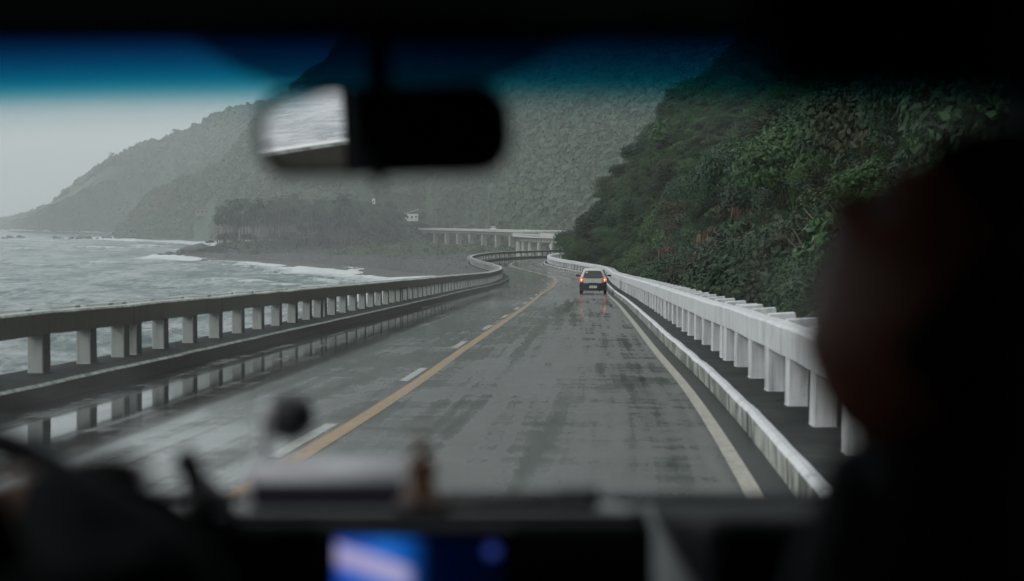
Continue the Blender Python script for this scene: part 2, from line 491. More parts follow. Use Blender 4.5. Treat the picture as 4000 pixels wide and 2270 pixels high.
def mat_mark(name, c, worn=0.35):
    t = NT(name)
    f = t.ramp(t.noise(t.pos((1, 1, 1)), 14, 5, 0.7), [(0.38, worn), (0.55, 0.0)])
    f2 = t.ramp(t.noise(t.pos((1, 1, 1)), 2.2, 4, 0.6), [(0.45, 0.0), (0.8, 0.55)])
    cc = t.mix(f, c, (0.07, 0.07, 0.065)); cc = t.mix(f2, cc, tuple(q * 0.5 for q in c))
    t.bsdf(cc, 0.35, spec=0.5)
    return t.m
M['yellow'] = mat_mark('yellow road paint', (0.36, 0.20, 0.065), 0.7)
M['mark_white'] = mat_mark('white road paint', (0.40, 0.40, 0.37), 0.75)
M['mark_cream'] = mat_mark('cream edge paint', (0.44, 0.41, 0.34), 0.6)
M['mark_faint'] = mat_mark('faint edge paint', (0.11, 0.115, 0.10), 0.8)
def ribbon(name, s0, s1, o, w, m, parent=road, z=0.004, ds=0.75):
    return sweep_obj(name, s0, s1, [(o - w / 2, z), (o + w / 2, z)], m, closed=False, ds=ds, parent=parent)
ribbon('yellow_line', s_at_y(-40), s_at_y(880), 0.0, 0.17, M['yellow'])
ribbon('edge_line', s_at_y(-40), s_at_y(880), 3.58, 0.13, M['mark_cream'])
s_d = s_at_y(11.4)
for k in range(-4, 30):
    ribbon('lane_dash', s_d + k * 7.67, s_d + k * 7.67 + 2.5, -0.21, 0.13, M['mark_white'])

# kerbs and decks ---------------------------------------------------
left_kerb = sweep_obj('kerb', S_MIN, S_BEND + 8, [(KL, -0.3), (KL + 0.015, 0.19), (KL - 0.03, 0.22), (KL - 1.0, 0.22), (KL - 1.0, -1.3), (KL - 0.6, -1.4)],
                      [M['dark_concrete'], M['edge_worn'], M['ledge']], [0, 1, 2, 0, 0, 0], wob=0.012, seed=5)
tag(left_kerb, 'dark wet concrete kerb and ledge along the sea side of the road', kind='structure')
right_kerb = sweep_obj('kerb', S_MIN, S_BEND + 8, [(KR + 1.1, -1.3), (KR + 1.1, 0.22), (KR + 0.09, 0.22), (KR + 0.02, 0.235), (KR - 0.015, 0.20), (KR, -0.3), (KR + 0.5, -1.4)],
                       [M['kerb_paint'], M['white_paint'], M['ledge']], [0, 2, 1, 1, 0, 0, 0], wob=0.02, seed=8)
tag(right_kerb, 'stained white kerb with black drips along the hill side of the road', kind='structure')
deck = sweep_obj('road_deck', S_MIN, S_BEND + 8, [(KL - 0.6, -0.02), (KR + 0.5, -0.02), (KR + 0.3, -1.45), (KL - 0.4, -1.45)], M['dark_concrete'], ds=1.0)
tag(deck, 'concrete deck carrying the coastal road', kind='structure')

# ------------------------------------------------------------------ concrete railings
def baluster_mesh(left):
    """posts 0.22 across the road by 0.28 along it; left posts carry road-side shade in the colour of one face"""
    b = MB()
    w, l, z0, z1 = 0.20, 0.27, 0.20, 0.71
    c = 0.012
    zs = [z0, z0 + 0.03, z1]
    ex = [0.012, 0.0, 0.0]
    rings = []
    for z, e in zip(zs, ex):
        x, y = w / 2 + e, l / 2 + e
        rings.append([(-x + c, -y, z), (x - c, -y, z), (x, -y + c, z), (x, y - c, z), (x - c, y, z), (-x + c, y, z), (-x, y - c, z), (-x, -y + c, z)])
    vs = [p for r in rings for p in r]
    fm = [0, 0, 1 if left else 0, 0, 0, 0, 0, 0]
    for i in range(2):
        for j in range(8):
            b.add([vs[i * 8 + j], vs[i * 8 + (j + 1) % 8], vs[(i + 1) * 8 + (j + 1) % 8], vs[(i + 1) * 8 + j]], [(0, 1, 2, 3)], fm[j])
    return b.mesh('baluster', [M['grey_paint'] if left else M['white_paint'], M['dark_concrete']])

def cap_mesh(left):
    """block over each post that stands out on the outer side of the beam"""
    b = MB(); sg = -1 if left else 1
    w = 0.34; t = 0.02
    x0, x1 = sg * 0.125, sg * (0.125 + w)
    xa, xb = min(x0, x1), max(x0, x1)
    z0, z1 = 0.80, 1.0
    b.add([(xa, -0.11, z0), (xb, -0.11, z0), (xb, 0.11, z0), (xa, 0.11, z0), (xa, -0.11, z1), (xb - (0 if left else 0.03), -0.10, z1 + t), (xb - (0 if left else 0.03), 0.10, z1 + t), (xa, 0.11, z1)],
          [(0, 3, 2, 1), (4, 5, 6, 7), (0, 1, 5, 4), (2, 3, 7, 6), (1, 2, 6, 5), (3, 0, 4, 7)])
    return b.mesh('cap_block', [M['grey_paint'] if left else M['white_paint']])

def railing(side, y0, y1, label):
    left = side < 0
    off = PL if left else PR
    root = empty('concrete_railing', (0, 0, 0), label=label, cat='railing')
    bm_, cm_ = baluster_mesh(left), cap_mesh(left)
    s0, s1 = s_at_y(y0), s_at_y(y1)
    k0, k1 = math.floor((s0 - S_ORG) / SPAN), math.ceil((s1 - S_ORG) / SPAN)
    nb = 0
    for k in range(k0, k1):
        a, e = S_ORG + k * SPAN, S_ORG + (k + 1) * SPAN
        # beam of this span, split in three lifts so its joints show
        for q in range(3):
            sa, se = a + 0.008 + q * SPAN / 3, a - 0.008 + (q + 1) * SPAN / 3
            if left:
                sec = [(off + 0.115, 0.70), (off + 0.12, 0.965), (off + 0.09, 0.99), (off - 0.12, 0.99), (off - 0.12, 0.70)]
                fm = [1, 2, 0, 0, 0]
                mm = [M['grey_paint'], M['beam_inner_shade'], M['edge_worn']]
            else:
                sec = [(off + 0.12, 0.70), (off + 0.12, 0.985), (off - 0.09, 0.995), (off - 0.12, 0.97), (off - 0.115, 0.70)]
                fm = [0, 0, 0, 0, 0]
                mm = [M['white_paint']]
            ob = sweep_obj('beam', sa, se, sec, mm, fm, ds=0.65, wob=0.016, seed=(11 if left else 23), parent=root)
        posts = [a + 0.30] + [a + j * SPAN / 9 for j in range(1, 9)] + [e - 0.30]
        for s in posts:
            if s < s0 or s > s1: continue
            p, rz = at(s, off, 0)
            for nm, me in (('baluster', bm_), ('cap_block', cm_)):
                o = link(nm, me, root)
                o.location = p + np.array([0, 0, rnd.uniform(-0.004, 0.004)])
                o.rotation_euler = (rnd.uniform(-.008, .008), rnd.uniform(-.008, .008), rz + rnd.uniform(-.01, .01))
            nb += 1
    return root
railing(-1, -68, 218, 'weathered concrete railing, road side darkened as shade, with square balusters on the sea side')
railing(1, -8, 213, 'white painted concrete railing with square balusters on the hill side')

# ------------------------------------------------------------------ far viaduct
def far_viaduct():
    root = empty('viaduct', (0, 0, 0), label='hazy concrete viaduct on tall piers crossing the bay behind the beach', cat='bridge')
    sa = float(sN[(np.abs(PY - 370) + (PX < 20) * 0).argmin()]); sb = S_END - 60
    sweep_obj('deck', sa, S_END - 2, [(KL - 0.9, -0.05), (KL - 0.9, -0.32), (KR + 0.9, -0.32), (KR + 0.9, -0.05)], M['dark_concrete'], ds=1.5, parent=root)
    s_l = float(sN[-1]) - 120
    for o in (KL + 0.2, -2.0, 0.6, KR - 0.3):
        sweep_obj('girder', sa, S_END - 55, [(o - 0.25, -0.322), (o + 0.25, -0.322), (o + 0.2, -1.35), (o - 0.2, -1.35)], M['far_concrete'], ds=2.0, parent=root)
    # diaphragm stiffeners along the sea-side girder
    b = MB(); s = sa
    while s < S_END - 58:
        p, rz = at(s, KL - 0.10, -0.84)
        b.box(p, (0.12, 0.22, 1.0), 0, Matrix.Rotation(rz, 3, 'Z')); s += 2.6
    tag(b.obj('stiffener', M['dark_concrete'], root), kind='stuff')
    for o, nm in ((KL - 0.75, 'sea'), (KR + 0.75, 'land')):
        sweep_obj('kerb', sa, S_END - 2, [(o - 0.25, -0.05), (o + 0.35, -0.05), (o + 0.35, 0.2), (o - 0.25, 0.2)], M['far_white'], ds=1.5, parent=root)
        sweep_obj('beam', sa, S_END - 2, [(o - 0.12, 0.70), (o + 0.12, 0.70), (o + 0.12, 0.97), (o - 0.12, 0.97)], M['far_white'], ds=1.5, parent=root)
        b = MB(); s = sa
        while s < S_END - 3:
            p, rz = at(s, o, 0.45)
            b.box(p, (0.2, 0.3, 0.49), 0, Matrix.Rotation(rz, 3, 'Z')); s += 1.73
        ob = b.obj('balusters', M['far_white'], root); ob['kind'] = 'stuff'
    # piers: two columns and a thin wall under a crosshead
    def pier(s, zb):
        p, rz = at(s, 0, -1.35)
        pr = MB(); RM = Matrix.Rotation(rz, 3, 'Z')
        h = p[2] - zb
        q, _ = at(s, -3.4, 0)
        pr.box((q[0], q[1], zb + h / 2 - 0.3), (0.7, 0.8, h - 0.6), 0, RM)
        pr.box((p[0], p[1], p[2] - 0.3), (7.2, 0.9, 0.59), 0, RM)
        q, _ = at(s, -2.1, 0)
        pr.box((q[0], q[1], zb + h * 0.5 - 0.35), (1.9, 0.45, h - 0.72), 1, RM)
        return pr.obj('pier', [M['far_white'], M['far_concrete']], root)
    for px in (1063, 1089, 1118, 1147, 1178, 1210, 1244, 1279, 1312, 1346, 1380):
        ok = np.where((sN > s_far_start - 20) & (sN < S_END - 40))[0]
        k = ok[np.abs(PX[ok] - 3 - (px - 1283) / 3564 * PY[ok]).argmin()]
        pier(float(sN[k]), 1.2)
    s = float(sN[(np.hypot(PX - 15, PY - 420)).argmin()])
    for i in range(-2, 7): pier(s + i * 12.0, 1.2)
    return root
s_far_start = float(sN[(np.hypot(PX - 24, PY - 604)).argmin()])
far_viaduct()

# ------------------------------------------------------------------ coast and terrain
COAST = [(40, -400), (22, -60), (12, 0), (9.5, 60), (10, 120), (6, 160), (6, 200), (-1, 250), (-6, 300), (-8, 360), (-11, 410), (-14, 428), (-23, 449), (-38, 482), (-57.6, 536), (-80, 572), (-99, 606), (-125, 645),
         (-148, 682), (-163, 704), (-158, 716), (-138, 738), (-128, 800), (-150, 920), (-215, 1080), (-246, 1165), (-255, 1195), (-319, 1289), (-372, 1378),
         (-404, 1442), (-398, 1480), (-380, 1700), (-470, 1900), (-609, 2164), (-690, 2290), (-770, 2423), (-880, 2600), (-991, 2754), (-1300, 3100), (-1800, 3500)]
CA = np.array(COAST, float)
def coast_dist(x, y):
    """signed distance to the waterline, positive inland (right of the polyline)"""
    x = np.asarray(x, float); y = np.asarray(y, float)
    best = np.full(x.shape, 1e9); sgn = np.ones(x.shape)
    for i in range(len(CA) - 1):
        a, b = CA[i], CA[i + 1]; d = b - a; L2 = d @ d
        t = np.clip(((x - a[0]) * d[0] + (y - a[1]) * d[1]) / L2, 0, 1)
        ex = x - (a[0] + t * d[0]); ey = y - (a[1] + t * d[1])
        dd = np.hypot(ex, ey)
        cr = d[0] * (y - a[1]) - d[1] * (x - a[0])
        m = dd < best - 1e-6
        best = np.where(m, dd, best); sgn = np.where(m, np.where(cr < 0, 1, -1), sgn)
    return best * sgn

def grid_mesh(name, xs, ys, zf, m, smooth=True):
    X, Y = np.meshgrid(xs, ys)
    Z = zf(X, Y)
    V = np.stack([X.ravel(), Y.ravel(), Z.ravel()], 1)
    nx, ny = len(xs), len(ys)
    i = np.arange(ny - 1)[:, None] * nx + np.arange(nx - 1)[None, :]
    i = i.ravel()
    F = np.stack([i, i + 1, i + 1 + nx, i + nx], 1)
    return np_mesh(name, V, F, m, smooth)

def flat_z(X, Y):
    s = coast_dist(X, Y)  # height of the low land above the sea
    z = np.where(s > 0, 0.045 * np.minimum(s, 60) + 0.02 * np.clip(s - 60, 0, 80), np.maximum(0.08 * s, -2.2))
    z = z + 0.35 * fbm(X / 9, Y / 9, 4, 4) * sstep(0, 25, s)
    # raised ground of the palm grove
    ax, ay, bx, by = -138.0, 712.0, -62.0, 860.0
    dx, dy = bx - ax, by - ay
    t = np.clip(((X - ax) * dx + (Y - ay) * dy) / (dx * dx + dy * dy), 0, 1)
    dg = np.hypot(X - ax - t * dx, (Y - ay - t * dy) * 0.6)
    z = z + (4.5 + 3.5 * t) * sstep(34, 8, dg) * (s > 0)
    # embankment under the left end of the viaduct
    de = np.hypot(X + 72, (Y - 850) * 0.55)
    z = z + 5.5 * sstep(48, 10, de)
    # bank inland of the viaduct
    pd = np.min(np.hypot(X[..., None] - PX[::24], Y[..., None] - PY[::24]) + np.where(PY[::24] < 500, 1e4, 0), axis=-1)
    return z
beach_me = grid_mesh('beach', np.linspace(-190, 160, 190), np.linspace(235, 960, 300), flat_z, [M['beach'], M['soil']])
beach = link('beach', beach_me)
cz = np.zeros(len(beach_me.polygons) * 3); beach_me.polygons.foreach_get('center', cz); cz = cz.reshape(-1, 3)
cd_ = coast_dist(cz[:, 0], cz[:, 1])
soil_f = (cz[:, 2] > 1.8 + 0.9 * fbm(cz[:, 0] / 20, cz[:, 1] / 20, 8)) | (cz[:, 1] > 760)
beach_me.polygons.foreach_set('material_index', soil_f.astype(np.int32))
tag(beach, 'grey cobble beach below the grove', kind='structure')

# near hillside: rises from the right-hand railing, distance to the road decides the height
def hill_z(X, Y):
    sel = PY < 345
    px, py, pz, tx, ty = PX[sel][::6], PY[sel][::6], PZ[sel][::6], TX[sel][::6], TY[sel][::6]
    sh = X.shape; x = X.ravel(); y = Y.ravel()
    out = np.zeros(x.shape)
    for c0 in range(0, len(x), 20000):
        xx, yy = x[c0:c0 + 20000, None], y[c0:c0 + 20000, None]
        dd = np.hypot(xx - px, yy - py)
        k = dd.argmin(1); r = np.arange(len(k))
        side = (xx[:, 0] - px[k]) * ty[k] - (yy[:, 0] - py[k]) * tx[k]
        d = np.where(side > 0, dd[r, k] - 4.9, -1.0)
        z = pz[k] + 1.7 * np.exp(-((yy[:, 0] - 166) / 26) ** 2) * sstep(0.6, 5.5, np.maximum(d, 0))
        s_ = np.maximum(d, 0)
        prof = -2.4 + 1.28 * np.minimum(s_, 11) + 1.05 * np.clip(s_ - 11, 0, 26) + 0.5 * np.clip(s_ - 35, 0, 80)
        out[c0:c0 + 20000] = np.where(d < 0, -2.0, np.where(d < 1.6, np.minimum(z - 2.4, z - 2.4 - (1.6 - d) * 8), z + prof - 1.0 * np.exp(-s_)))
    n = fbm(x / 14, y / 14, 31, 4) * 5.0 + fbm(x / 4, y / 4, 37, 3) * 1.0
    out = np.maximum(out + n * sstep(1.0, 9, out - 9.0), -2.0)
    return out.reshape(sh)
hx = np.linspace(2, 125, 190); hy = np.linspace(-40, 320, 340)
hill_me = grid_mesh('hillside', hx, hy, hill_z, [M['soil'], M['rock']])
hill = link('hillside', hill_me)
tag(hill, 'steep hillside of soil and rock rising behind the white railing', kind='structure')

# far mountains: lofted between a foot line and a crest line, forest on top
def loft(name, foot, crest, rows, cols, bulge, seed, label, back=0.6, gully=1.0):
    foot = np.array(foot, float); crest = np.array(crest, float)
    t = np.linspace(0, len(foot) - 1, cols)
    fo = np.stack([np.interp(t, np.arange(len(foot)), foot[:, k]) for k in range(3)], 1)
    cr = np.stack([np.interp(t, np.arange(len(crest)), crest[:, k]) for k in range(3)], 1)
    us = np.concatenate([np.linspace(0, 1, rows), 1 + np.linspace(0.05, 1.0, 12)])
    V = []
    for u in us:
        if u <= 1:
            p = fo * (1 - u) + cr * u
            zz = fo[:, 2] + (cr[:, 2] - fo[:, 2]) * (u ** 0.92)
            p[:, 2] = zz + bulge * np.sin(PI * u) * (cr[:, 2] - fo[:, 2])
        else:
            w = (u - 1) * back
            p = cr + (cr - fo) * w
            p[:, 2] = cr[:, 2] - (cr[:, 2] - fo[:, 2]) * w * 0.55
        hgt = np.maximum(p[:, 2], 0)
        env = np.minimum(1, hgt / 60) * (0.35 + 0.65 * math.sin(PI * min(u, 1.0)))
        gl = fbm(p[:, 0] / 90 + u * 0.5, p[:, 1] / 90, seed, 4)
        rid = -np.abs(fbm(p[:, 0] / 48, p[:, 1] / 70, seed + 9, 4)) * 2 + 0.5
        p[:, 2] += env * (gl * 14 + rid * 13) * gully + fbm(p[:, 0] / 15, p[:, 1] / 15, seed + 5, 3) * 2.5 * np.minimum(1, hgt / 20)
        V.append(p)
    V = np.array(V); n, k = V.shape[:2]
    V = V.reshape(-1, 3); V[:, 2] = np.maximum(V[:, 2], -2.0)
    i = (np.arange(n - 1)[:, None] * k + np.arange(k - 1)[None, :]).ravel()
    F = np.stack([i, i + 1, i + 1 + k, i + k], 1)
    me = np_mesh(name, V, F, M['slope'], True)
    o = link(name, me); tag(o, label, kind='structure')
    return V.reshape(n, k, 3), rows
foot1 = [(-404, 1442, -1), (-372, 1380, 0), (-319, 1292, 1), (-255, 1200, 1), (-215, 1085, 3), (-160, 960, 5), (-95, 905, 6), (-48, 900, 3), (-8, 800, 2), (14, 710, 1), (36, 645, 1), (60, 598, 1), (72, 540, 1), (82, 450, 1), (90, 380, 1), (112, 300, 1)]
crest1 = [(-408, 1460, 3), (-384, 1440, 26), (-352, 1400, 46), (-308, 1340, 56), (-262, 1290, 68), (-214, 1190, 100), (-165, 1100, 122), (-121, 1040, 150), (-70, 1020, 180), (-10, 1000, 205), (50, 960, 225), (120, 900, 235), (190, 840, 240), (260, 740, 230), (300, 620, 215), (330, 480, 190)]
V1, r1 = loft('mountain', foot1, crest1, 150, 420, 0.03, 41, 'forested mountain rising behind the viaduct and palm grove')
foot2 = [(-1100, 2900, 1), (-991, 2760, 2), (-882, 2600, 2), (-770, 2426, 1), (-690, 2292, 1), (-640, 2210, 1), (-600, 2120, 1), (-560, 2040, 1), (-478, 1880, 1), (-402, 1745, 1), (-358, 1630, 2), (-305, 1510, 4), (-235, 1420, 20)]
crest2 = [(-1120, 3000, 18), (-1030, 2880, 19), (-925, 2660, 20), (-838, 2460, 24), (-742, 2260, 31), (-676, 2130, 42), (-610, 2010, 68), (-568, 1945, 84), (-528, 1890, 97), (-440, 1820, 119), (-378, 1740, 134), (-300, 1640, 146), (-200, 1560, 160)]
V2, r2 = loft('mountain', foot2, crest2, 80, 300, 0.04, 61, 'faint misty mountain ridge farthest along the coast')

# ------------------------------------------------------------------ sea
def build_sea():
    rr = np.concatenate([np.geomspace(5, 60, 50), np.geomspace(60, 4000, 560)[1:]])
    front = np.linspace(R(-30), R(8), 560); rest = np.linspace(R(8), R(330), 200)[1:]
    az = np.concatenate([front, rest])
    RR, AA = np.meshgrid(rr, az, indexing='ij')
    X = RR * np.sin(AA); Y = RR * np.cos(AA)
    s = coast_dist(X, Y)
    z = np.zeros_like(X); q = np.random.default_rng(5)
    cellv = RR * 0.0075 + 0.05
    for k in range(46):
        lam = 2.2 * (1.115 ** k) ; lam = min(lam, 48)
        th = R(208) + q.normal(0, 0.45)
        kx, ky = math.sin(th) * 2 * PI / lam, math.cos(th) * 2 * PI / lam
        amp = 0.0062 * lam ** 0.9
        fade = np.clip(1.6 - 3.2 * cellv / lam, 0, 1)
        ph = q.uniform(0, 2 * PI)
        w = np.sin(kx * X + ky * Y + ph + 0.8 * fbm(X / (lam * 4), Y / (lam * 4), k, 2))
        z += amp * fade * (2 * ((w + 1) / 2) ** 1.6 - 1)
    # breakers rolling in, parallel to the shore
    off = -s
    wob = fbm(X / 40, Y / 40, 77, 3)
    foam = np.zeros_like(X)
    ph = off / 24.0 + wob * 0.9
    band = np.clip(1 - np.abs((ph % 1.0) - 0.5) * 5.5, 0, 1)
    near = sstep(85, 25, off) * (off > 2)
    z += near * band * 0.85 * sstep(-0.4, 0.3, fbm(X / 30, Y / 30, 78, 2))
    foam += near * sstep(0.15, 0.8, band) * 0.5 * sstep(-0.2, 0.3, fbm(X / 30, Y / 30, 78, 2))
    sw_ = 32 + 6 * wob + 18 * sstep(600, 480, Y) + 22 * sstep(1000, 1200, Y)
    foam += sstep(sw_, sw_ * 0.35, off) * 1.15
    z = np.where(s > -4, z * 0.4 + 0.06, z)
    onlyfar = sstep(250, 330, Y)
    foam *= onlyfar
    foam += 0.6 * sstep(-9, -2, s) * (1 - onlyfar)
    # foam around the outlying rocks and streaks on the open water
    for rx, ry, rw in ROCK_FOAM:
        foam += 0.3 * np.exp(-(((X - rx) / rw) ** 2 + ((Y - ry) / (rw * 1.5)) ** 2))
    cap = z + 0.1 * fbm(X / 6, Y / 6, 90, 3)
    foam += sstep(0.28, 0.60, cap) * 0.7
    sw = fbm(X / 22, Y / 30, 95, 4)
    foam += 0.35 * sstep(0.30, 0.6, sw) * sstep(260, 120, np.hypot(X, Y))
    V = np.stack([X.ravel(), Y.ravel(), z.ravel()], 1)
    n, k = X.shape
    i = (np.arange(n - 1)[:, None] * k + np.arange(k - 1)[None, :]).ravel()
    F = np.stack([i, i + k, i + k + 1, i + 1], 1)
    t = NT('sea water')
    at_ = t.n('Attribute'); at_.attribute_name = 'foam'
    P = t.pos((1, 1, 1))
    n1 = t.noise(t.pos((1.0, 0.6, 1)), 0.9, 6, 0.62, 0.6)
    n2 = t.noise(t.pos((0.30, 0.16, 1)), 1.0, 9, 0.75, 0.5)
    n3 = t.noise(t.pos((0.05, 0.016, 1)), 1.0, 4, 0.6)
    f = t.math('ADD', at_.outputs['Fac'], t.math('MULTIPLY', t.math('SUBTRACT', n2, 0.5), 1.5))
    f = t.math('ADD', f, t.math('MULTIPLY', t.math('SUBTRACT', n1, 0.5), 1.0))
    fm = t.ramp(f, [(0.34, 0.0), (0.62, 0.45), (1.05, 1.0)])
    streak = t.ramp(t.math('ADD', t.math('MULTIPLY', n2, 0.6), t.math('MULTIPLY', n3, 0.4)), [(0.43, 0.0), (0.57, 1.0)])
    water = t.mix(streak, (0.025, 0.085, 0.09), (0.42, 0.46, 0.46))
    col = t.mix(fm, water, (0.74, 0.76, 0.78))
    rg = t.mix(fm, 0.16, 0.7)
    h = t.math('ADD', t.math('MULTIPLY', n1, 0.35), t.math('MULTIPLY', n2, 1.0))
    h = t.math('ADD', h, t.math('MULTIPLY', fm, 0.15))
    t.bsdf(col, rg, t.bump(h, 1.0, 1.6), spec=0.42)
    me = np_mesh('sea', V, F, t.m, True)
    attr(me, 'foam', foam.ravel())
    o = link('sea', me)
    tag(o, 'choppy grey green sea with white surf', kind='structure')
ROCK_FOAM = [(-172, 700, 7), (-182, 706, 6), (-500, 1430, 14), (-560, 1430, 16), (-430, 1440, 16)]
build_sea()

# ------------------------------------------------------------------ vegetation prototypes
def leaf_cloud(n, rx, ry, rz, size, seed, shell=0.72, droop=0.0, aspect=1.6, up=0.35, lobes=6, jit=0.42):
    """leaf-sized kites spread through a lumpy crown volume"""
    q = np.random.default_rng(seed)
    cen = q.normal(0, 1, (lobes, 3)); cen /= np.linalg.norm(cen, axis=1)[:, None]
    cen *= q.uniform(0.25, 0.62, (lobes, 1)); cen[:, 2] = np.abs(cen[:, 2]) * 0.9 - 0.05
    lr = q.uniform(0.32, 0.55, lobes)
    k = q.integers(0, lobes, n)
    d = q.normal(0, 1, (n, 3)); d /= np.linalg.norm(d, axis=1)[:, None]
    d[:, 2] = np.where(d[:, 2] < -0.35, -d[:, 2], d[:, 2])
    r = lr[k] * (shell + (1 - shell) * q.random(n) ** 0.5) * q.uniform(0.75, 1.12, n)
    P = (cen[k] + d * r[:, None]) * np.array([rx, ry, rz])
    nrm = d + q.normal(0, jit, (n, 3)) + np.array([0, 0, up]); nrm /= np.linalg.norm(nrm, axis=1)[:, None]
    tv = np.cross(nrm, q.normal(0, 1, (n, 3))); tv /= np.linalg.norm(tv, axis=1)[:, None]
    tv[:, 2] -= droop; tv /= np.linalg.norm(tv, axis=1)[:, None]
    bv = np.cross(nrm, tv)
    sz = size * q.uniform(0.6, 1.35, n)[:, None]
    a = P - tv * sz * 0.5; c = P + tv * sz * 0.5
    b = P + bv * sz * 0.5 / aspect + tv * sz * 0.05 - nrm * sz * 0.08; e = P - bv * sz * 0.5 / aspect + tv * sz * 0.05 - nrm * sz * 0.08
    V = np.stack([a, b, c, e], 1).reshape(-1, 3)
    F = np.arange(n * 4).reshape(-1, 4)
    sh = np.repeat(np.clip(q.random(n) * 0.75 + 0.25 * (k / lobes), 0, 1), 4)
    return V, F, sh

def cloud_mesh(name, parts, m, smooth=False):
    V, F, Sh, k = [], [], [], 0
    for v, f, s in parts:
        V.append(v); F.append(f + k); Sh.append(s); k += len(v)
    me = np_mesh(name, np.vstack(V), np.vstack(F), m, smooth)
    attr(me, 'shade', np.concatenate(Sh))
    return me

def grass_tuft(n, h, seed, spread=0.5):
    q = np.random.default_rng(seed)
    V = []; 
    for i in range(n):
        a = q.uniform(0, 2 * PI); r = spread * math.sqrt(q.random())
        b = np.array([r * math.cos(a), r * math.sin(a), 0]); l = h * q.uniform(0.6, 1.2)
        a2 = q.uniform(0, 2 * PI); ld = np.array([math.cos(a2), math.sin(a2), 0]) * l * q.uniform(0.2, 0.6)
        w = np.array([-math.sin(a2), math.cos(a2), 0]) * h * 0.02
        m_ = b + ld * 0.4 + np.array([0, 0, l * 0.7]); t_ = b + ld + np.array([0, 0, l * 0.75])
        V += [b - w, b + w, m_ + w, m_ - w, m_ - w, m_ + w, t_ + w * .1, t_ - w * .1]
    V = np.array(V); F = np.arange(len(V)).reshape(-1, 4)
    return V, F, np.repeat(q.random(len(F)), 4)

px_x_ = lambda px, y: (px - 1283) / 3564 * y
def scatter(name, pts, scl, protos, label, seed=0, stretch=None):
    """one 'stuff' object: leaf clumps set on given points by geometry nodes"""
    me = bpy.data.meshes.new(name)
    pts = np.asarray(pts, np.float32)
    me.vertices.add(len(pts)); me.vertices.foreach_set('co', pts.ravel())
    q = np.random.default_rng(seed)
    attr(me, 'sc', scl)
    rot = np.stack([q.uniform(-.25, .25, len(pts)), q.uniform(-.25, .25, len(pts)), q.uniform(0, 2 * PI, len(pts))], 1)
    attr(me, 'rt', rot, 'FLOAT_VECTOR')
    o = link(name, me); tag(o, label, kind='stuff')
    coll = bpy.data.collections.new(name + '_kinds')
    for i, pm in enumerate(protos):
        coll.objects.link(bpy.data.objects.new(f'{name}_kind', pm))
    ng = bpy.data.node_groups.new(name, 'GeometryNodeTree')
    ng.interface.new_socket('Geometry', in_out='INPUT', socket_type='NodeSocketGeometry')
    ng.interface.new_socket('Geometry', in_out='OUTPUT', socket_type='NodeSocketGeometry')
    gi, go = ng.nodes.new('NodeGroupInput'), ng.nodes.new('NodeGroupOutput')
    ip = ng.nodes.new('GeometryNodeInstanceOnPoints')
    ci = ng.nodes.new('GeometryNodeCollectionInfo'); ci.inputs[0].default_value = coll
    ci.inputs['Separate Children'].default_value = True
    ci.inputs['Reset Children'].default_value = True
    ip.inputs['Pick Instance'].default_value = True
    a1 = ng.nodes.new('GeometryNodeInputNamedAttribute'); a1.data_type = 'FLOAT'; a1.inputs[0].default_value = 'sc'
    a2 = ng.nodes.new('GeometryNodeInputNamedAttribute'); a2.data_type = 'FLOAT_VECTOR'; a2.inputs[0].default_value = 'rt'
    ln = ng.links.new
    ln(gi.outputs[0], ip.inputs['Points']); ln(ci.outputs[0], ip.inputs['Instance'])
    ln(a1.outputs[0], ip.inputs['Scale']); ln(a2.outputs[0], ip.inputs['Rotation'])
    ln(ip.outputs[0], go.inputs[0])
    md = o.modifiers.new('scatter', 'NODES'); md.node_group = ng
    return o

# far forest on the two mountains
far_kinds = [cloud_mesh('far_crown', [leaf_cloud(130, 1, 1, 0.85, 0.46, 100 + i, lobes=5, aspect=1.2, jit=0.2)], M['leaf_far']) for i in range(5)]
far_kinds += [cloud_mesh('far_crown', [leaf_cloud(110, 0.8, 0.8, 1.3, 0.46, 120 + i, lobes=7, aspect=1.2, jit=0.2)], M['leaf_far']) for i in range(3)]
def surf_points(V, n, seed, rows=None, umax=1.06):
    q = np.random.default_rng(seed)
    nr, nc = V.shape[:2]
    A = np.linalg.norm(np.cross(V[1:, :-1] - V[:-1, :-1], V[:-1, 1:] - V[:-1, :-1]), axis=2)
    A[min(nr - 1, rows + 3):] = 0
    # keep what faces the bay dense, weight by closeness
    D = np.hypot(V[:-1, :-1, 0], V[:-1, :-1, 1])
    A = A * (900 / D) ** 0.8
    A[:, :][V[:-1, :-1, 2] > 185] *= 0.15
    p = (A / A.sum()).ravel(); idx = q.choice(len(p), n, p=p)
    i, j = idx // (nc - 1), idx % (nc - 1)
    a, b = q.random(n)[:, None], q.random(n)[:, None]
    return (V[i, j] * (1 - a) + V[i + 1, j] * a) * (1 - b) + (V[i, j + 1] * (1 - a) + V[i + 1, j + 1] * a) * b
P1 = surf_points(V1, 80000, 3, r1)
q_ = np.random.default_rng(9)
P1 = P1[P1[:, 2] > 1.5]
sc1 = 1.4 + 4.6 * q_.random(len(P1)) ** 4 + 1.1 * (fbm(P1[:, 0] / 30, P1[:, 1] / 30, 5) > 0.15)
BLD = [(px_x_(1032, 905), 905), (px_x_(1012, 893), 893), (px_x_(985, 880), 880), (px_x_(514, 1235), 1235), (px_x_(937, 900), 900)]
k_ = np.ones(len(P1), bool)
for bx0, by0 in BLD:
    tt = np.clip(P1[:, 1] / by0, 0, 1); lat = np.abs(P1[:, 0] - bx0 * P1[:, 1] / by0)
    k_ &= ~((lat < (14 if bx0 > -150 else 11)) & (P1[:, 1] > by0 - 45) & (P1[:, 1] < by0 + 9))
P1, sc1 = P1[k_], sc1[k_]
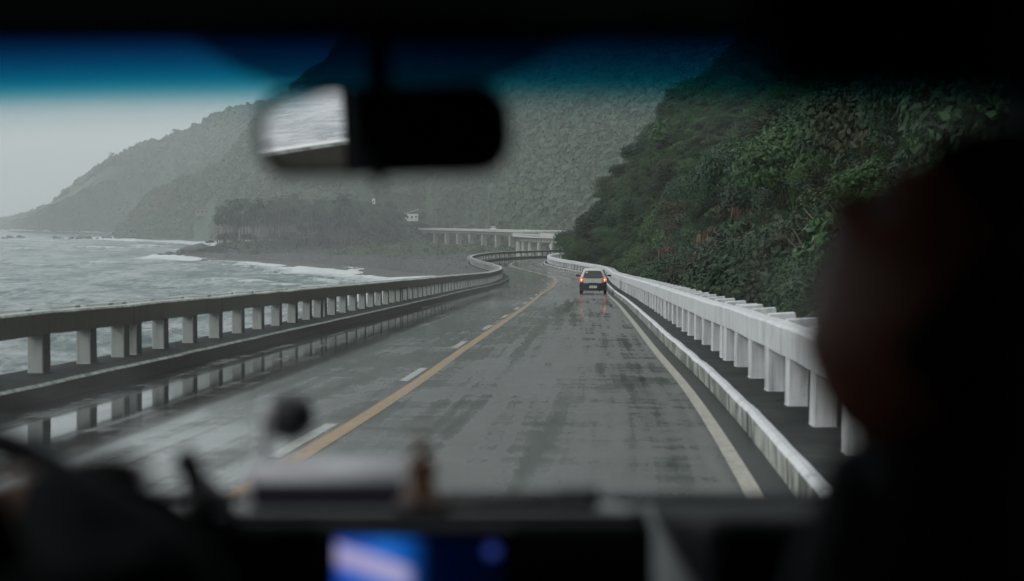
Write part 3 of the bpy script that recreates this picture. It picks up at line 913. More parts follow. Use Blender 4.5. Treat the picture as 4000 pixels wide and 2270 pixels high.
scatter('forest', P1 + np.array([0, 0, 0.3]), sc1, far_kinds, 'dense hazy forest covering the mountain behind the viaduct', 1)
P2 = surf_points(V2, 42000, 4, r2); P2 = P2[P2[:, 2] > 1.5]
sc2 = 2.2 + 7.5 * q_.random(len(P2)) ** 3.5
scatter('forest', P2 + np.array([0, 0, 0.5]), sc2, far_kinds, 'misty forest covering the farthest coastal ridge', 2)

# bushes on the land round the grove, grass on its slope
n = 14000
bx = q_.uniform(-160, 90, n); by = q_.uniform(600, 955, n)
bz = flat_z(bx[None, :], by[None, :])[0]
keep = (bz > 1.75 + 0.8 * fbm(bx / 20, by / 20, 8)) & (coast_dist(bx, by) > 14)
# keep the viaduct clear
pdist = np.min(np.hypot(bx[:, None] - PX[::10], by[:, None] - PY[::10]), axis=1)
keep &= pdist > 7
bp = np.stack([bx, by, bz], 1)[keep]
scatter('bushes', bp, 1.1 + 1.7 * q_.random(len(bp)) ** 2, far_kinds, 'low green bushes and scrub on the bank below the palms', 3)

# ------------------------------------------------------------------ trees with trunks
def build_tree_meshes(h, cr, seed, leafn, leaf, m, flat=0.8, lobes=8):
    q = random.Random(seed)
    b = MB()
    top = Vector((q.uniform(-.2, .2), q.uniform(-.2, .2), h))
    pts = [Vector((0, 0, -0.5)), Vector((q.uniform(-.1, .1), q.uniform(-.1, .1), h * 0.35)), top * 0.7, top]
    b.tube(pts, [h * 0.04, h * 0.03, h * 0.022, h * 0.01], 7)
    for k in range(6):
        a = k * 1.05 + q.uniform(-.3, .3); st = pts[1].lerp(top, q.uniform(0.1, 0.7))
        e = st + Vector((math.cos(a) * cr * 0.7, math.sin(a) * cr * 0.7, cr * q.uniform(0.15, 0.6)))
        b.tube([st, st.lerp(e, 0.5) + Vector((0, 0, 0.1 * cr)), e], [h * 0.018, h * 0.012, h * 0.004], 5)
    trunk = b.mesh('trunk', M['bark'], True)
    V, F, s = leaf_cloud(leafn, cr, cr, cr * flat, leaf, seed, lobes=lobes)
    V = V + np.array([0, 0, h])
    crown = cloud_mesh('crown', [(V, F, s)], m)
    return trunk, crown

def place_tree(name, meshes, loc, sc, rz, label, cat='tree', group=None):
    r = empty(name, loc, rz, label, cat, group)
    r.scale = (sc, sc, sc)
    link('trunk', meshes[0], r); link('crown', meshes[1], r)
    return r

def palm_meshes(seed, h):
    q = random.Random(seed)
    b = MB()
    lean = Vector((q.uniform(-1, 1), q.uniform(-1, 1), 0)) * h * 0.09
    pts = [Vector((0, 0, -1)) , lean * 0.15 + Vector((0, 0, h * 0.3)), lean * 0.5 + Vector((0, 0, h * 0.65)), lean + Vector((0, 0, h))]
    b.tube(pts, [0.26, 0.19, 0.16, 0.13], 6)
    trunk = b.mesh('trunk', M['bark'], True)
    V = []; Sh = []
    c = np.array(pts[-1])
    for k in range(26):
        a = k * 2.399 + q.uniform(-.2, .2); el = q.uniform(-0.55, 1.15)
        Ln = q.uniform(3.6, 4.9)
        d = np.array([math.cos(a), math.sin(a), 0]); sd_ = np.array([-math.sin(a), math.cos(a), 0])
        prev = c; ang = el
        N = 9
        sh = q.random()
        for i in range(N):
            nx = prev + (d * math.cos(ang) + np.array([0, 0, math.sin(ang)])) * Ln / N
            ang -= 0.22
            wl = 1.0 * math.sin(PI * (i + 1.2) / (N + 1.4))
            for sgn in (-1, 1):
                tip = (prev + nx) / 2 + sd_ * sgn * wl * 0.75 + d * wl * 0.4 - np.array([0, 0, wl * 0.45])
                V += [prev, nx, tip, (tip + prev) / 2]
                Sh += [sh] * 4
            prev = nx
    V = np.array(V); F = np.arange(len(V)).reshape(-1, 4)
    crown = cloud_mesh('crown', [(V, F, np.array(Sh))], M['leaf_palm'])
    return trunk, crown
palms = [palm_meshes(300 + i, h) for i, h in enumerate([10, 12.5, 14, 16, 18, 15])]
gz = lambda x, y: float(flat_z(np.array([[x]]), np.array([[y]]))[0, 0])
q = random.Random(21)
def px_x(px, y): return (px - 1283) / 3564 * y
cnt = 0
tops = [(548, 540), (565, 522), (590, 505), (612, 498), (640, 508), (668, 497), (700, 505), (728, 492), (752, 505), (790, 515), (815, 488), (840, 492), (870, 500), (900, 512), (930, 520), (960, 530), (1000, 540)]
for i in range(285):
    px = q.uniform(545, 990) if i > 16 else tops[i % 17][0] + q.uniform(-6, 6)
    y = q.uniform(690, 800) if px > 600 else q.uniform(698, 735)
    if px > 880: y = q.uniform(740, 850)
    x = px_x(px, y)
    if coast_dist(np.array([x]), np.array([y]))[0] < 7: continue
    if min(np.hypot(PX - x, PY - y)) < 8: continue
    z = gz(x, y)
    tp = np.interp(px, [t_[0] for t_ in tops], [t_[1] for t_ in tops])
    ztop = ZC + (555 - tp + 9) / 3564 * y
    want = ztop - z - 1.5 - (0 if i < 17 else q.uniform(0, 12))
    k = q.randrange(6); hh = [10, 12.5, 14, 16, 18, 15][k]
    sc = max(0.72, min(1.45, want / hh))
    fr = 'at the seaward end of the grove' if px < 660 else ('midway along the grove behind the beach' if px < 850 else 'at the grove end nearest the viaduct')
    hcl = 'tall' if hh * sc > 17 else ('middling' if hh * sc > 13 else 'short')
    dcl = 'front' if y < (715 if px < 660 else (745 if px < 850 else 790)) else 'back'
    place_tree('palm_tree', palms[k], (x, y, z), sc, q.uniform(0, 6.28), f'{hcl} coconut palm in the {dcl} rows {fr}', 'palm tree', f'{hcl} {dcl} coconut palms {fr}')
    cnt += 1

und = [build_tree_meshes(3.2, 3.0, 400 + i, 420, 0.62, M['leaf_grove'], lobes=8) for i in range(4)]
for i in range(90):
    px = q.uniform(552, 1010); y = q.uniform(700, 790) if px < 850 else q.uniform(770, 850)
    x = px_x(px, y)
    if coast_dist(np.array([x]), np.array([y]))[0] < 8 or min(np.hypot(PX - x, PY - y)) < 9: continue
    place_tree('broadleaf_tree', und[i % 4], (x, y, gz(x, y)), q.uniform(0.6, 1.25), q.uniform(0, 6), 'round leafy tree growing low among the palm trunks', 'tree', 'leafy trees under the palms')
# the lone tree leaning out at the tip of the headland
tip_tree = build_tree_meshes(4.6, 3.2, 450, 380, 0.6, M['leaf_grove'], flat=0.55)
place_tree('headland_tree', tip_tree, (px_x(527, 716), 716, 1.8), 1.0, 0.4, 'small flat topped tree alone on the rocky headland tip')
# trees that break the skyline of the mountains
sky_tree = [build_tree_meshes(5.5, 4.0, 460 + i, 260, 1.0, M['leaf_far'], flat=0.7, lobes=6) for i in range(3)]
def crest_z(V, rows, x, y):
    d = np.hypot(V[..., 0] - x, V[..., 1] - y); k = np.unravel_index(d.argmin(), d.shape)
    return V[k][2]
for (px, y, V, s_, lab) in [(242, 1900, V2, 1.7, 'spreading tree standing out on the ridge just above the steepest drop'), (283, 1855, V2, 1.2, 'dark bushy tree on the ridge beside the spreading one'), (200, 1950, V2, 1.1, 'small tree low on the misty ridge'),
                          (430, 1755, V2, 1.1, 'small umbrella shaped tree halfway up the misty ridge'), (165, 2000, V2, 1.0, 'thin tree at the foot of the misty ridge'), (330, 1385, V1, 1.5, 'tall dark tree on the nose of the nearer headland'), (585, 1190, V1, 1.3, 'forked tree above the cliff house'),
                          (360, 1360, V1, 1.0, 'shorter tree next behind the headland nose')]:
    x = px_x(px, y); z = crest_z(V, 0, x, y)
    place_tree('ridge_tree', sky_tree[int(px) % 3], (x, y, z), s_, px, lab)

# ------------------------------------------------------------------ rocks
def rock_mesh(seed, n=2):
    bm = bmesh.new(); bmesh.ops.create_icosphere(bm, subdivisions=n, radius=1)
    q = random.Random(seed); o = Vector((q.random() * 9, q.random() * 9, q.random() * 9))
    from mathutils import noise
    for v in bm.verts:
        d = noise.noise(v.co * 0.9 + o) * 0.55 + noise.noise(v.co * 2.4 + o) * 0.22
        v.co *= 1 + d; v.co.z *= 0.75
    me = bpy.data.meshes.new('boulder'); bm.to_mesh(me); bm.free(); me.materials.append(M['rock'])
    return me
rocks = [rock_mesh(i) for i in range(5)]
def rock(px, y, r, z, k, label, group=None):
    o = link('boulder', rocks[k]); o.location = (px_x(px, y), y, z); r *= 1.5 if y < 800 else 1.2; o.scale = (r * 1.15, r, r * 1.05); o.rotation_euler = (0, 0, px)
    tag(o, label, 'boulder', group)
rock(475, 706, 3.6, 0.9, 0, 'pointed dark boulder standing apart at the end of the headland')
rock(505, 712, 4.2, 1.2, 1, 'largest rounded boulder beside the pointed one')
for i, (px, y, r) in enumerate([(492, 700, 2.0), (512, 700, 2.4), (524, 706, 3.0), (535, 700, 2.3), (545, 708, 3.1), (556, 698, 2.2), (566, 690, 2.0), (578, 684, 1.8), (588, 676, 1.6), (520, 716, 3.3), (548, 716, 3.2), (572, 700, 2.6), (596, 672, 1.3), (500, 692, 1.4), (532, 688, 1.2)]):
    rock(px, y, r, 0.4 + 0.25 * r, i % 5, 'wet dark boulder in the heap under the headland tree', 'boulders heaped on the headland')
for i, (px, y, r) in enumerate([(400, 712, 1.0), (428, 708, 1.6), (436, 702, 1.2), (446, 712, 1.3), (455, 704, 1.1), (415, 716, 0.6)]):
    rock(px, y, r, 0.15, i % 5, 'low black rock awash in the foam off the headland', 'rocks awash off the headland')
for i, (px, y, r) in enumerate([(25, 1430, 3.0), (52, 1425, 3.4), (8, 1440, 1.4), (140, 1440, 2.4), (150, 1436, 1.4), (180, 1425, 2.2), (200, 1420, 3.2), (222, 1424, 2.6), (212, 1432, 2.2), (245, 1430, 1.2), (262, 1440, 2.4), (272, 1440, 3.0)]):
    rock(px, y, r, 0.2, i % 5, 'distant dark reef rock breaking the water far out', 'reef rocks far out in the bay')
# cobbles: real stones, joined
def cobbles():
    qn = np.random.default_rng(77)
    base = np.array([(1, 0, 0), (-1, 0, 0), (0, 1, 0), (0, -1, 0), (0, 0, 1), (0, 0, -1)], float)
    fb = np.array([(0, 2, 4), (2, 1, 4), (1, 3, 4), (3, 0, 4), (2, 0, 5), (1, 2, 5), (3, 1, 5), (0, 3, 5)])
    n = 26000
    px = qn.uniform(560, 1290, n); y = 420 + 330 * qn.random(n) ** 1.1
    x = (px - 1283) / 3564 * y
    s = coast_dist(x, y)
    z = flat_z(x[None], y[None])[0]
    k = (s > 0.5) & (z < 3.6) & (s < 85)
    x, y, z, s = x[k], y[k], z[k], s[k]; n = len(x)
    r = qn.uniform(0.22, 0.6, n) * np.where(qn.random(n) < 0.06, 1.8, 1) * np.where(y > 660, 1.6, 1)
    V = base[None] * (r[:, None, None] * qn.uniform(0.6, 1.3, (n, 6, 1)))
    V[..., 2] *= 0.7
    V += np.stack([x, y, z + r * 0.12], 1)[:, None]
    F = (fb[None] + np.arange(n)[:, None, None] * 6).reshape(-1, 3)
    o = link('cobbles', np_mesh('cobbles', V.reshape(-1, 3), F, M['rock']))
    tag(o, 'grey cobbles and boulders strewn over the beach', kind='stuff')
cobbles()

# ------------------------------------------------------------------ near hillside planting
def near_kind(seed, n, r, leaf, m, **kw):
    return cloud_mesh('foliage', [leaf_cloud(n, r, r, r * 0.85, leaf, seed, **kw)], m)
shrub_kinds = [near_kind(500 + i, 1500, 1.25, 0.145, M['leaf_near'], lobes=8) for i in range(4)] + \
              [near_kind(510 + i, 1000, 1.15, 0.18, M['leaf_dark'], lobes=7, droop=0.5, aspect=2.2) for i in range(2)] + \
              [near_kind(520 + i, 1900, 1.3, 0.11, M['leaf_near'], lobes=9, aspect=2.4) for i in range(2)]
big_kinds = [near_kind(560 + i, 5200, 2.5, 0.19, M['leaf_near'] if i % 3 else M['leaf_dark'], lobes=11) for i in range(6)]
bright_kind = [near_kind(530 + i, 170, 0.95, 0.32, M['leaf_bright'], lobes=6, droop=0.6, aspect=1.35, up=0.9) for i in range(2)]
tuft_kinds = [cloud_mesh('tuft', [grass_tuft(70, 1.3, 540 + i)], M['leaf_near']) for i in range(2)]
def stem_mesh(seed):
    q = random.Random(seed); b = MB()
    for k in range(5):
        a = k * 1.3 + q.random(); e = Vector((math.cos(a) * 0.8, math.sin(a) * 0.8, q.uniform(0.4, 0.9)))
        b.tube([(0, 0, -1.0), Vector((0, 0, -0.2)) + e * 0.2, e], [0.05, 0.035, 0.01], 5)
    return b.mesh('stem', M['bark'], True)
stems = [stem_mesh(i) for i in range(3)]

qn = np.random.default_rng(55)
def hill_points(n, ylo, yhi, dhi, seed):
    qq = np.random.default_rng(seed)
    sa, sb = s_at_y(ylo), s_at_y(yhi)
    s = qq.uniform(sa, sb, n) if seed != 57 else qq.uniform(s_at_y(30), sb, n); d = 1.5 + (dhi - 1.5) * qq.random(n) ** 1.15
    pts = np.array([at(a, 4.9 + b)[0] for a, b in zip(s, d)])
    z = hill_z(pts[None, :, 0], pts[None, :, 1])[0]
    k = z > 2
    return np.stack([pts[k, 0], pts[k, 1], z[k]], 1), d[k]
pts, dd = hill_points(9500, 4, 206, 36, 56)
cover = 0.4 + 0.6 * qn.random(len(pts)) ** 1.6
scatter('undergrowth', pts + np.array([0, 0, 0.15]), cover, shrub_kinds, 'tangled dark green undergrowth covering the near hillside', 6)
pts, dd = hill_points(420, 6, 120, 10, 57)
scatter('grass', pts, 0.45 + 0.5 * qn.random(len(pts)), tuft_kinds, 'long wet grass among the shrubs on the near hillside', 7)
pts, dd = hill_points(285, 16, 200, 30, 58)
zones = [(0, 45, 'close behind the nearest white railing'), (45, 90, 'on the slope level with the silver car'), (90, 150, 'high above the far white railing'), (150, 400, 'on the skyline spur above the bend')]
for i, (p, d) in enumerate(zip(pts, dd)):
    kk = rnd.randrange(8)
    kind = ['mixed green leafy shrub', 'dark glossy drooping shrub', 'fine leaved olive green shrub'][0 if kk < 4 else (1 if kk < 6 else 2)]
    zn = next(z for z in zones if z[0] <= p[1] < z[1])[2]
    r = empty('shrub', (p[0], p[1], p[2] + 0.4), rnd.uniform(0, 6.28), f'{kind} {zn}', 'shrub', f'{kind}s {zn}')
    s_ = rnd.uniform(0.55, 1.15); r.scale = (s_, s_, s_ * rnd.uniform(0.85, 1.3))
    link('foliage', big_kinds[rnd.choice((1, 2, 4, 5)) if kk < 4 or kk > 5 else rnd.choice((0, 3))], r); link('stem', stems[i % 3], r)
def on_hill(px, py, y):
    """ground point of the hillside seen in that direction, searched along the ray from y onwards"""
    dx = (px - 1283) / 3564
    el = (555 - py) / 3564
    ys = np.arange(y, 215, 0.5)
    z = hill_z((dx * ys)[None], ys[None])[0]
    k = np.argmax(z > ZC + el * ys - 0.8)
    return dx * ys[k], float(ys[k]), float(z[k])
# bright broad-leaved plants
for i, (px, py) in enumerate([(1885, 640), (1920, 655), (1905, 690), (1960, 640), (2000, 600), (2040, 640), (2095, 600), (1880, 600), (2130, 590), (1675, 345), (1980, 590)]):
    x, y, z = on_hill(px, py, 12)
    r = empty('broadleaf_plant', (x, y, z + 0.7), i, 'bright green plant with broad hanging leaves low on the near hillside' if i != 9 else 'yellowish green bush high on the hillside', 'plant', 'broad leaved plants on the near hillside' if i != 9 else None)
    s_ = rnd.uniform(0.8, 1.15) * max(0.7, y / 45); r.scale = (s_, s_, s_)
    link('foliage', bright_kind[i % 2], r); link('stem', stems[i % 3], r)
# dead brown hanging leaf clusters
def dead_mesh(seed):
    q = np.random.default_rng(seed); V = []
    for c in range(3):
        cx = q.normal(0, 0.35, 3); cx[2] = q.uniform(-0.3, 0.5)
        for k in range(22):
            a = q.uniform(0, 2 * PI); d = np.array([math.cos(a), math.sin(a), 0]); w = np.array([-math.sin(a), math.cos(a), 0]) * 0.045
            l = q.uniform(0.35, 0.75); m_ = cx + d * l * 0.4; e = cx + d * l * 0.6 + np.array([0, 0, -l])
            V += [cx - w * .4, cx + w * .4, m_ + w, m_ - w, m_ - w, m_ + w, e + w * .3, e - w * .3]
    V = np.array(V); F = np.arange(len(V)).reshape(-1, 4)
    return cloud_mesh('leaves', [(V, F, np.repeat(q.random(len(F)), 4))], M['leaf_dead'])
dead = [dead_mesh(i) for i in range(3)]
for i, (px, py) in enumerate([(1850, 505), (1838, 520), (1865, 512), (1795, 600), (1785, 615), (1815, 605), (1800, 635), (1860, 560), (1770, 640), (1740, 690), (1690, 655), (1850, 690), (1780, 722), (1735, 728), (1650, 640), (1905, 735), (2190, 620), (1640, 700), (1870, 620)]):
    x, y, z = on_hill(px, py, 12)
    r = empty('dead_branch', (x - 0.3, y - 0.9, z + 1.1), i * 1.3, 'hanging cluster of dead rust brown leaves among the green shrubs', 'dead branch', 'dead brown leaf clusters on the hillside')
    s_ = rnd.uniform(0.4, 0.65) * max(0.8, y / 48); r.scale = (s_, s_, s_)
    link('leaves', dead[i % 3], r)
    b = MB(); b.tube([(0.1, 0.6, -1.0), (0.05, 0.1, 0.1), (0, 0, 0.55)], [0.03, 0.02, 0.01], 5); b.obj('stem', M['bark'], r, True)
# the round tree at the end of the spur
bend_tree = build_tree_meshes(2.6, 2.5, 471, 2600, 0.26, M['leaf_dark'], flat=0.72, lobes=10)
place_tree('roadside_tree', bend_tree, (7.5, 186, 12.0), 1.0, 0.7, 'round dark green tree beside the bend at the end of the hillside')
for i, (px, y, s_) in enumerate([(1560, 172, 1.0), (1600, 168, 1.2), (1640, 160, 1.1), (1700, 160, 1.3), (1535, 178, 0.9)]):
    x = px_x(px, y); z = float(hill_z(np.array([[x]]), np.array([[y]]))[0, 0])
    place_tree('hill_tree', bend_tree, (x, y, z - 1.2), s_ * 0.8, i, ['dark leafy tree lowest on the hill skyline step', 'leafy tree on the steep skyline of the near hill', 'leafy tree midway up the hill skyline', 'leafy tree near the top of the hill skyline', 'overhanging tree jutting from the hill edge'][i])

# ------------------------------------------------------------------ buildings, poles, vehicles
def simple(name, c, rough=0.5, metal=0.0, spec=0.5, emit=None, estr=1.0, noise=True):
    t = NT(name)
    if noise and isinstance(c, tuple):
        f = t.noise(t.coord('Object'), 9, 4)
        c = t.mix(f, tuple(q * 0.88 for q in c), c)
    t.bsdf(c, rough, None, metal, spec, emit, estr)
    return t.m
M['wall_white'] = mat_two('white wall', (0.62, 0.62, 0.6), (0.74, 0.74, 0.72), 0.8, 0.7, 0)
M['roof_white'] = mat_two('pale metal roof', (0.60, 0.62, 0.63), (0.76, 0.77, 0.78), 0.4, 0.4, 0)
M['roof_brown'] = mat_two('dark roof', (0.05, 0.045, 0.04), (0.10, 0.09, 0.08), 0.5, 0.6, 0)
M['window'] = simple('dark window glass', (0.03, 0.035, 0.04), 0.08)
M['car_white'] = simple('silver white car paint', (0.52, 0.53, 0.50), 0.3)
M['van_white'] = simple('white van paint', (0.7, 0.7, 0.7), 0.3)
M['trim_black'] = simple('black car trim', (0.012, 0.012, 0.014), 0.4)
M['tyre'] = simple('tyre rubber', (0.014, 0.014, 0.014), 0.8)
M['rim'] = simple('wheel rim', (0.35, 0.35, 0.36), 0.35, 0.8)
M['tail_lit'] = simple('lit tail lamp', (0.8, 0.06, 0.03), 0.2, emit=(1.0, 0.055, 0.014), estr=3.6)
M['tail_core'] = simple('tail lamp bulb', (1, 0.5, 0.2), 0.2, emit=(1.0, 0.34, 0.07), estr=9.0)
M['tail_red'] = simple('red lamp lens', (0.30, 0.02, 0.015), 0.15)
M['tail_clear'] = simple('clear lamp lens', (0.6, 0.55, 0.5), 0.15)
M['plate'] = simple('plate white', (0.66, 0.68, 0.66), 0.4)
M['ink'] = simple('plate green ink', (0.10, 0.16, 0.13), 0.5)
M['sticker'] = simple('yellow sticker', (0.62, 0.52, 0.10), 0.5)
M['pole'] = simple('grey pole', (0.16, 0.16, 0.15), 0.7)

def building(name, loc, w, d, h, rz, roofm, label, cat='house', shed=0.0, wins=3, over=0.5, wm=None):
    wm = wm or M['wall_white']
    root = empty(name, loc, rz, label, cat)
    b = MB(); b.box((0, 0, h / 2), (w, d, h)); b.obj('wall', wm, root)
    r = MB(); W, Dp = w / 2 + over, d / 2 + over
    if shed: zz = [h + 0.05, h + 0.05 + shed]
    r.add([(-W, -Dp, h + 0.02), (W, -Dp, h + 0.02 + shed), (W, Dp, h + 0.02 + shed), (-W, Dp, h + 0.02), (-W, -Dp, h + 0.3), (W, -Dp, h + 0.3 + shed), (W, Dp, h + 0.3 + shed), (-W, Dp, h + 0.3)],
          [(0, 3, 2, 1), (4, 5, 6, 7), (0, 1, 5, 4), (1, 2, 6, 5), (2, 3, 7, 6), (3, 0, 4, 7)])
    r.obj('roof', roofm, root)
    for k in range(wins):
        x = (k + 0.5) / wins * w - w / 2
        f = MB(); f.box((x, -d / 2 - 0.03, h * 0.55), (w / wins * 0.55, 0.06, h * 0.4)); fo = f.obj('window', wm, root)
        g = MB(); g.box((x, -d / 2 - 0.07, h * 0.55), (w / wins * 0.45, 0.04, h * 0.32)); g.obj('pane', M['window'], fo)
    return root
yb = 905
building('white_building', (px_x(1032, yb), yb, 17.2), 8.0, 7, 4.6, 0.1, M['roof_white'], 'white two level building with a sloping roof at the viaduct end', 'building', shed=2.6, wins=3)
building('open_shed', (px_x(1016, 893), 893, 14.4), 15.0, 6, 2.0, 0.05, M['roof_white'], 'long low shed with a pale roof stepping up towards the white building', 'building', shed=3.0, wins=4)
building('roadside_shelter', (px_x(985, 880), 880, 12.6), 9.0, 5, 2.2, 0.0, M['roof_white'], 'small flat roofed shelter between the palms and the viaduct end', 'building', shed=0.2, wins=2)
x, y = px_x(514, 1235), 1235
building('cliff_house', (x, y, crest_z(V1, 0, x, y) + 1.0), 15, 8, 6.0, 0.2, M['roof_brown'], 'lonely dim brick house with a brown roof on the forested headland', wins=4, wm=mat_two('dim house wall', (0.16, 0.12, 0.10), (0.26, 0.21, 0.18), 0.8, 0.8, 0))
x, y = px_x(937, 900), 900
bt = building('water_tank', (x, y, 27.5), 1.8, 1.8, 3.6, 0.0, M['roof_white'], 'small white tank tower showing above the palm crowns', 'tank', wins=1, over=0.1)
b = MB(); [b.box((sx, sy, -8), (0.2, 0.2, 16)) for sx in (-.7, .7) for sy in (-.7, .7)]; b.obj('legs', M['pole'], bt)

def pole(px, y, ztop, zbot, label, arm=True):
    root = empty('utility_pole', (px_x(px, y), y, zbot), 0.1, label, 'utility pole')
    b = MB(); b.tube([(0, 0, 0), (0, 0, ztop - zbot)], [0.22, 0.13], 8); b.obj('mast', M['pole'], root)
    if arm:
        a = MB(); a.box((1.4, 0, ztop - zbot - 0.6), (3.4, 0.12, 0.12)); a.obj('crossarm', M['pole'], root)
pole(1093, 800, ZC + (555 - 484) / 3564 * 800, 11.5, 'tall utility pole with a cross arm behind the viaduct, left of the van')
pole(1224, 720, ZC + (555 - 462) / 3564 * 720, 14, 'faint utility pole on the slope behind the van', False)
pole(1487, 560, ZC + (555 - 393) / 3564 * 560, 26, 'thin pale pole high on the misty mountainside', False)

def van(loc, rz, sc, label, body, hi=True, kind='van'):
    root = empty('parked_van' if kind == 'van' else 'parked_car', loc, rz, label, kind)
    root.scale = (sc,) * 3
    prof_v = [(-2.4, 0.35), (-2.4, 1.0), (-2.35, 1.25), (-2.1, 2.0), (-1.9, 2.1), (1.3, 2.1), (1.6, 2.0), (2.05, 1.25), (2.35, 1.1), (2.4, 0.7), (2.4, 0.35)]
    prof_c = [(-2.1, 0.3), (-2.1, 0.85), (-1.9, 0.95), (-1.5, 1.0), (-1.1, 1.42), (0.4, 1.45), (1.0, 1.0), (1.9, 0.85), (2.1, 0.7), (2.1, 0.3)]
    prof = prof_v if kind == 'van' else prof_c
    b = MB(); n = len(prof); W = 0.85
    vs = []
    for (yy, zz) in prof:
        w = W - (0.14 if zz > 1.2 else 0)
        vs += [(-w, yy, zz), (w, yy, zz)]
    fs = [(2 * i, 2 * i + 1, 2 * ((i + 1) % n) + 1, 2 * ((i + 1) % n)) for i in range(n)]
    fs += [tuple(2 * i for i in range(n)), tuple(2 * i + 1 for i in reversed(range(n)))]
    b.add(vs, fs); b.obj('body', body, root)
    zt = 1.6 if kind == 'van' else 1.2; hh = 0.5 if kind == 'van' else 0.3
    for sx in (-1, 1):
        g = MB(); g.box((sx * (W - 0.07 + 0.02), -0.3, zt), (0.06, 3.0 if kind == 'van' else 1.7, hh)); g.obj('side_window', M['window'], root)
    g = MB(); g.box((0, 1.82 if kind == 'van' else .78, zt + .05), (1.3, 0.1, hh), 0, Matrix.Rotation(R(-28), 3, 'X')); g.obj('windscreen', M['window'], root)
    g = MB(); g.box((0, -2.28 if kind == 'van' else -1.4, zt), (1.3, 0.1, hh), 0, Matrix.Rotation(R(14), 3, 'X')); g.obj('rear_window', M['window'], root)
    for sx in (-1, 1):
        for yy in (-1.45, 1.45):
            t_ = MB(); t_.tube([(sx * 0.68, yy, 0.33), (sx * 0.88, yy, 0.33)], 0.33, 12); w_ = t_.obj('wheel', M['tyre'], root)
    return root
def veh_on_road(px, ymin, ymax, off, sc, label, body, kind='van', flip=False):
    # nearest place of the far viaduct in that direction
    best = None
    for k in range(0, len(sN), 2):
        if not (ymin < PY[k] < ymax): continue
        p, rz = at(float(sN[k]), off)
        e = abs((p[0] / p[1]) - (px - 1283) / 3564)
        if best is None or e < best[0]: best = (e, p, rz)
    _, p, rz = best
    return van(p, rz + (PI if flip else 0), sc, label, body, kind=kind)
veh_on_road(1235, 605, 800, -1.9, 1.15, 'white van driving along the far viaduct', M['van_white'], 'van', True)
veh_on_road(1318, 560, 640, -1.9, 1.0, 'small pale car following behind the van on the far viaduct', M['van_white'], 'car', True)
veh_on_road(1172, 640, 800, 1.8, 0.8, 'tiny pale car half hidden by the far viaduct railing', M['van_white'], 'car')
for px, lab in ((958, 'white car parked under the palms, left of the shelter'), (972, 'second white car parked nearer the shelter')):
    yy = 868; van((px_x(px, yy), yy, 12.3), 1.2, 1.0, lab, M['van_white'], kind='car')

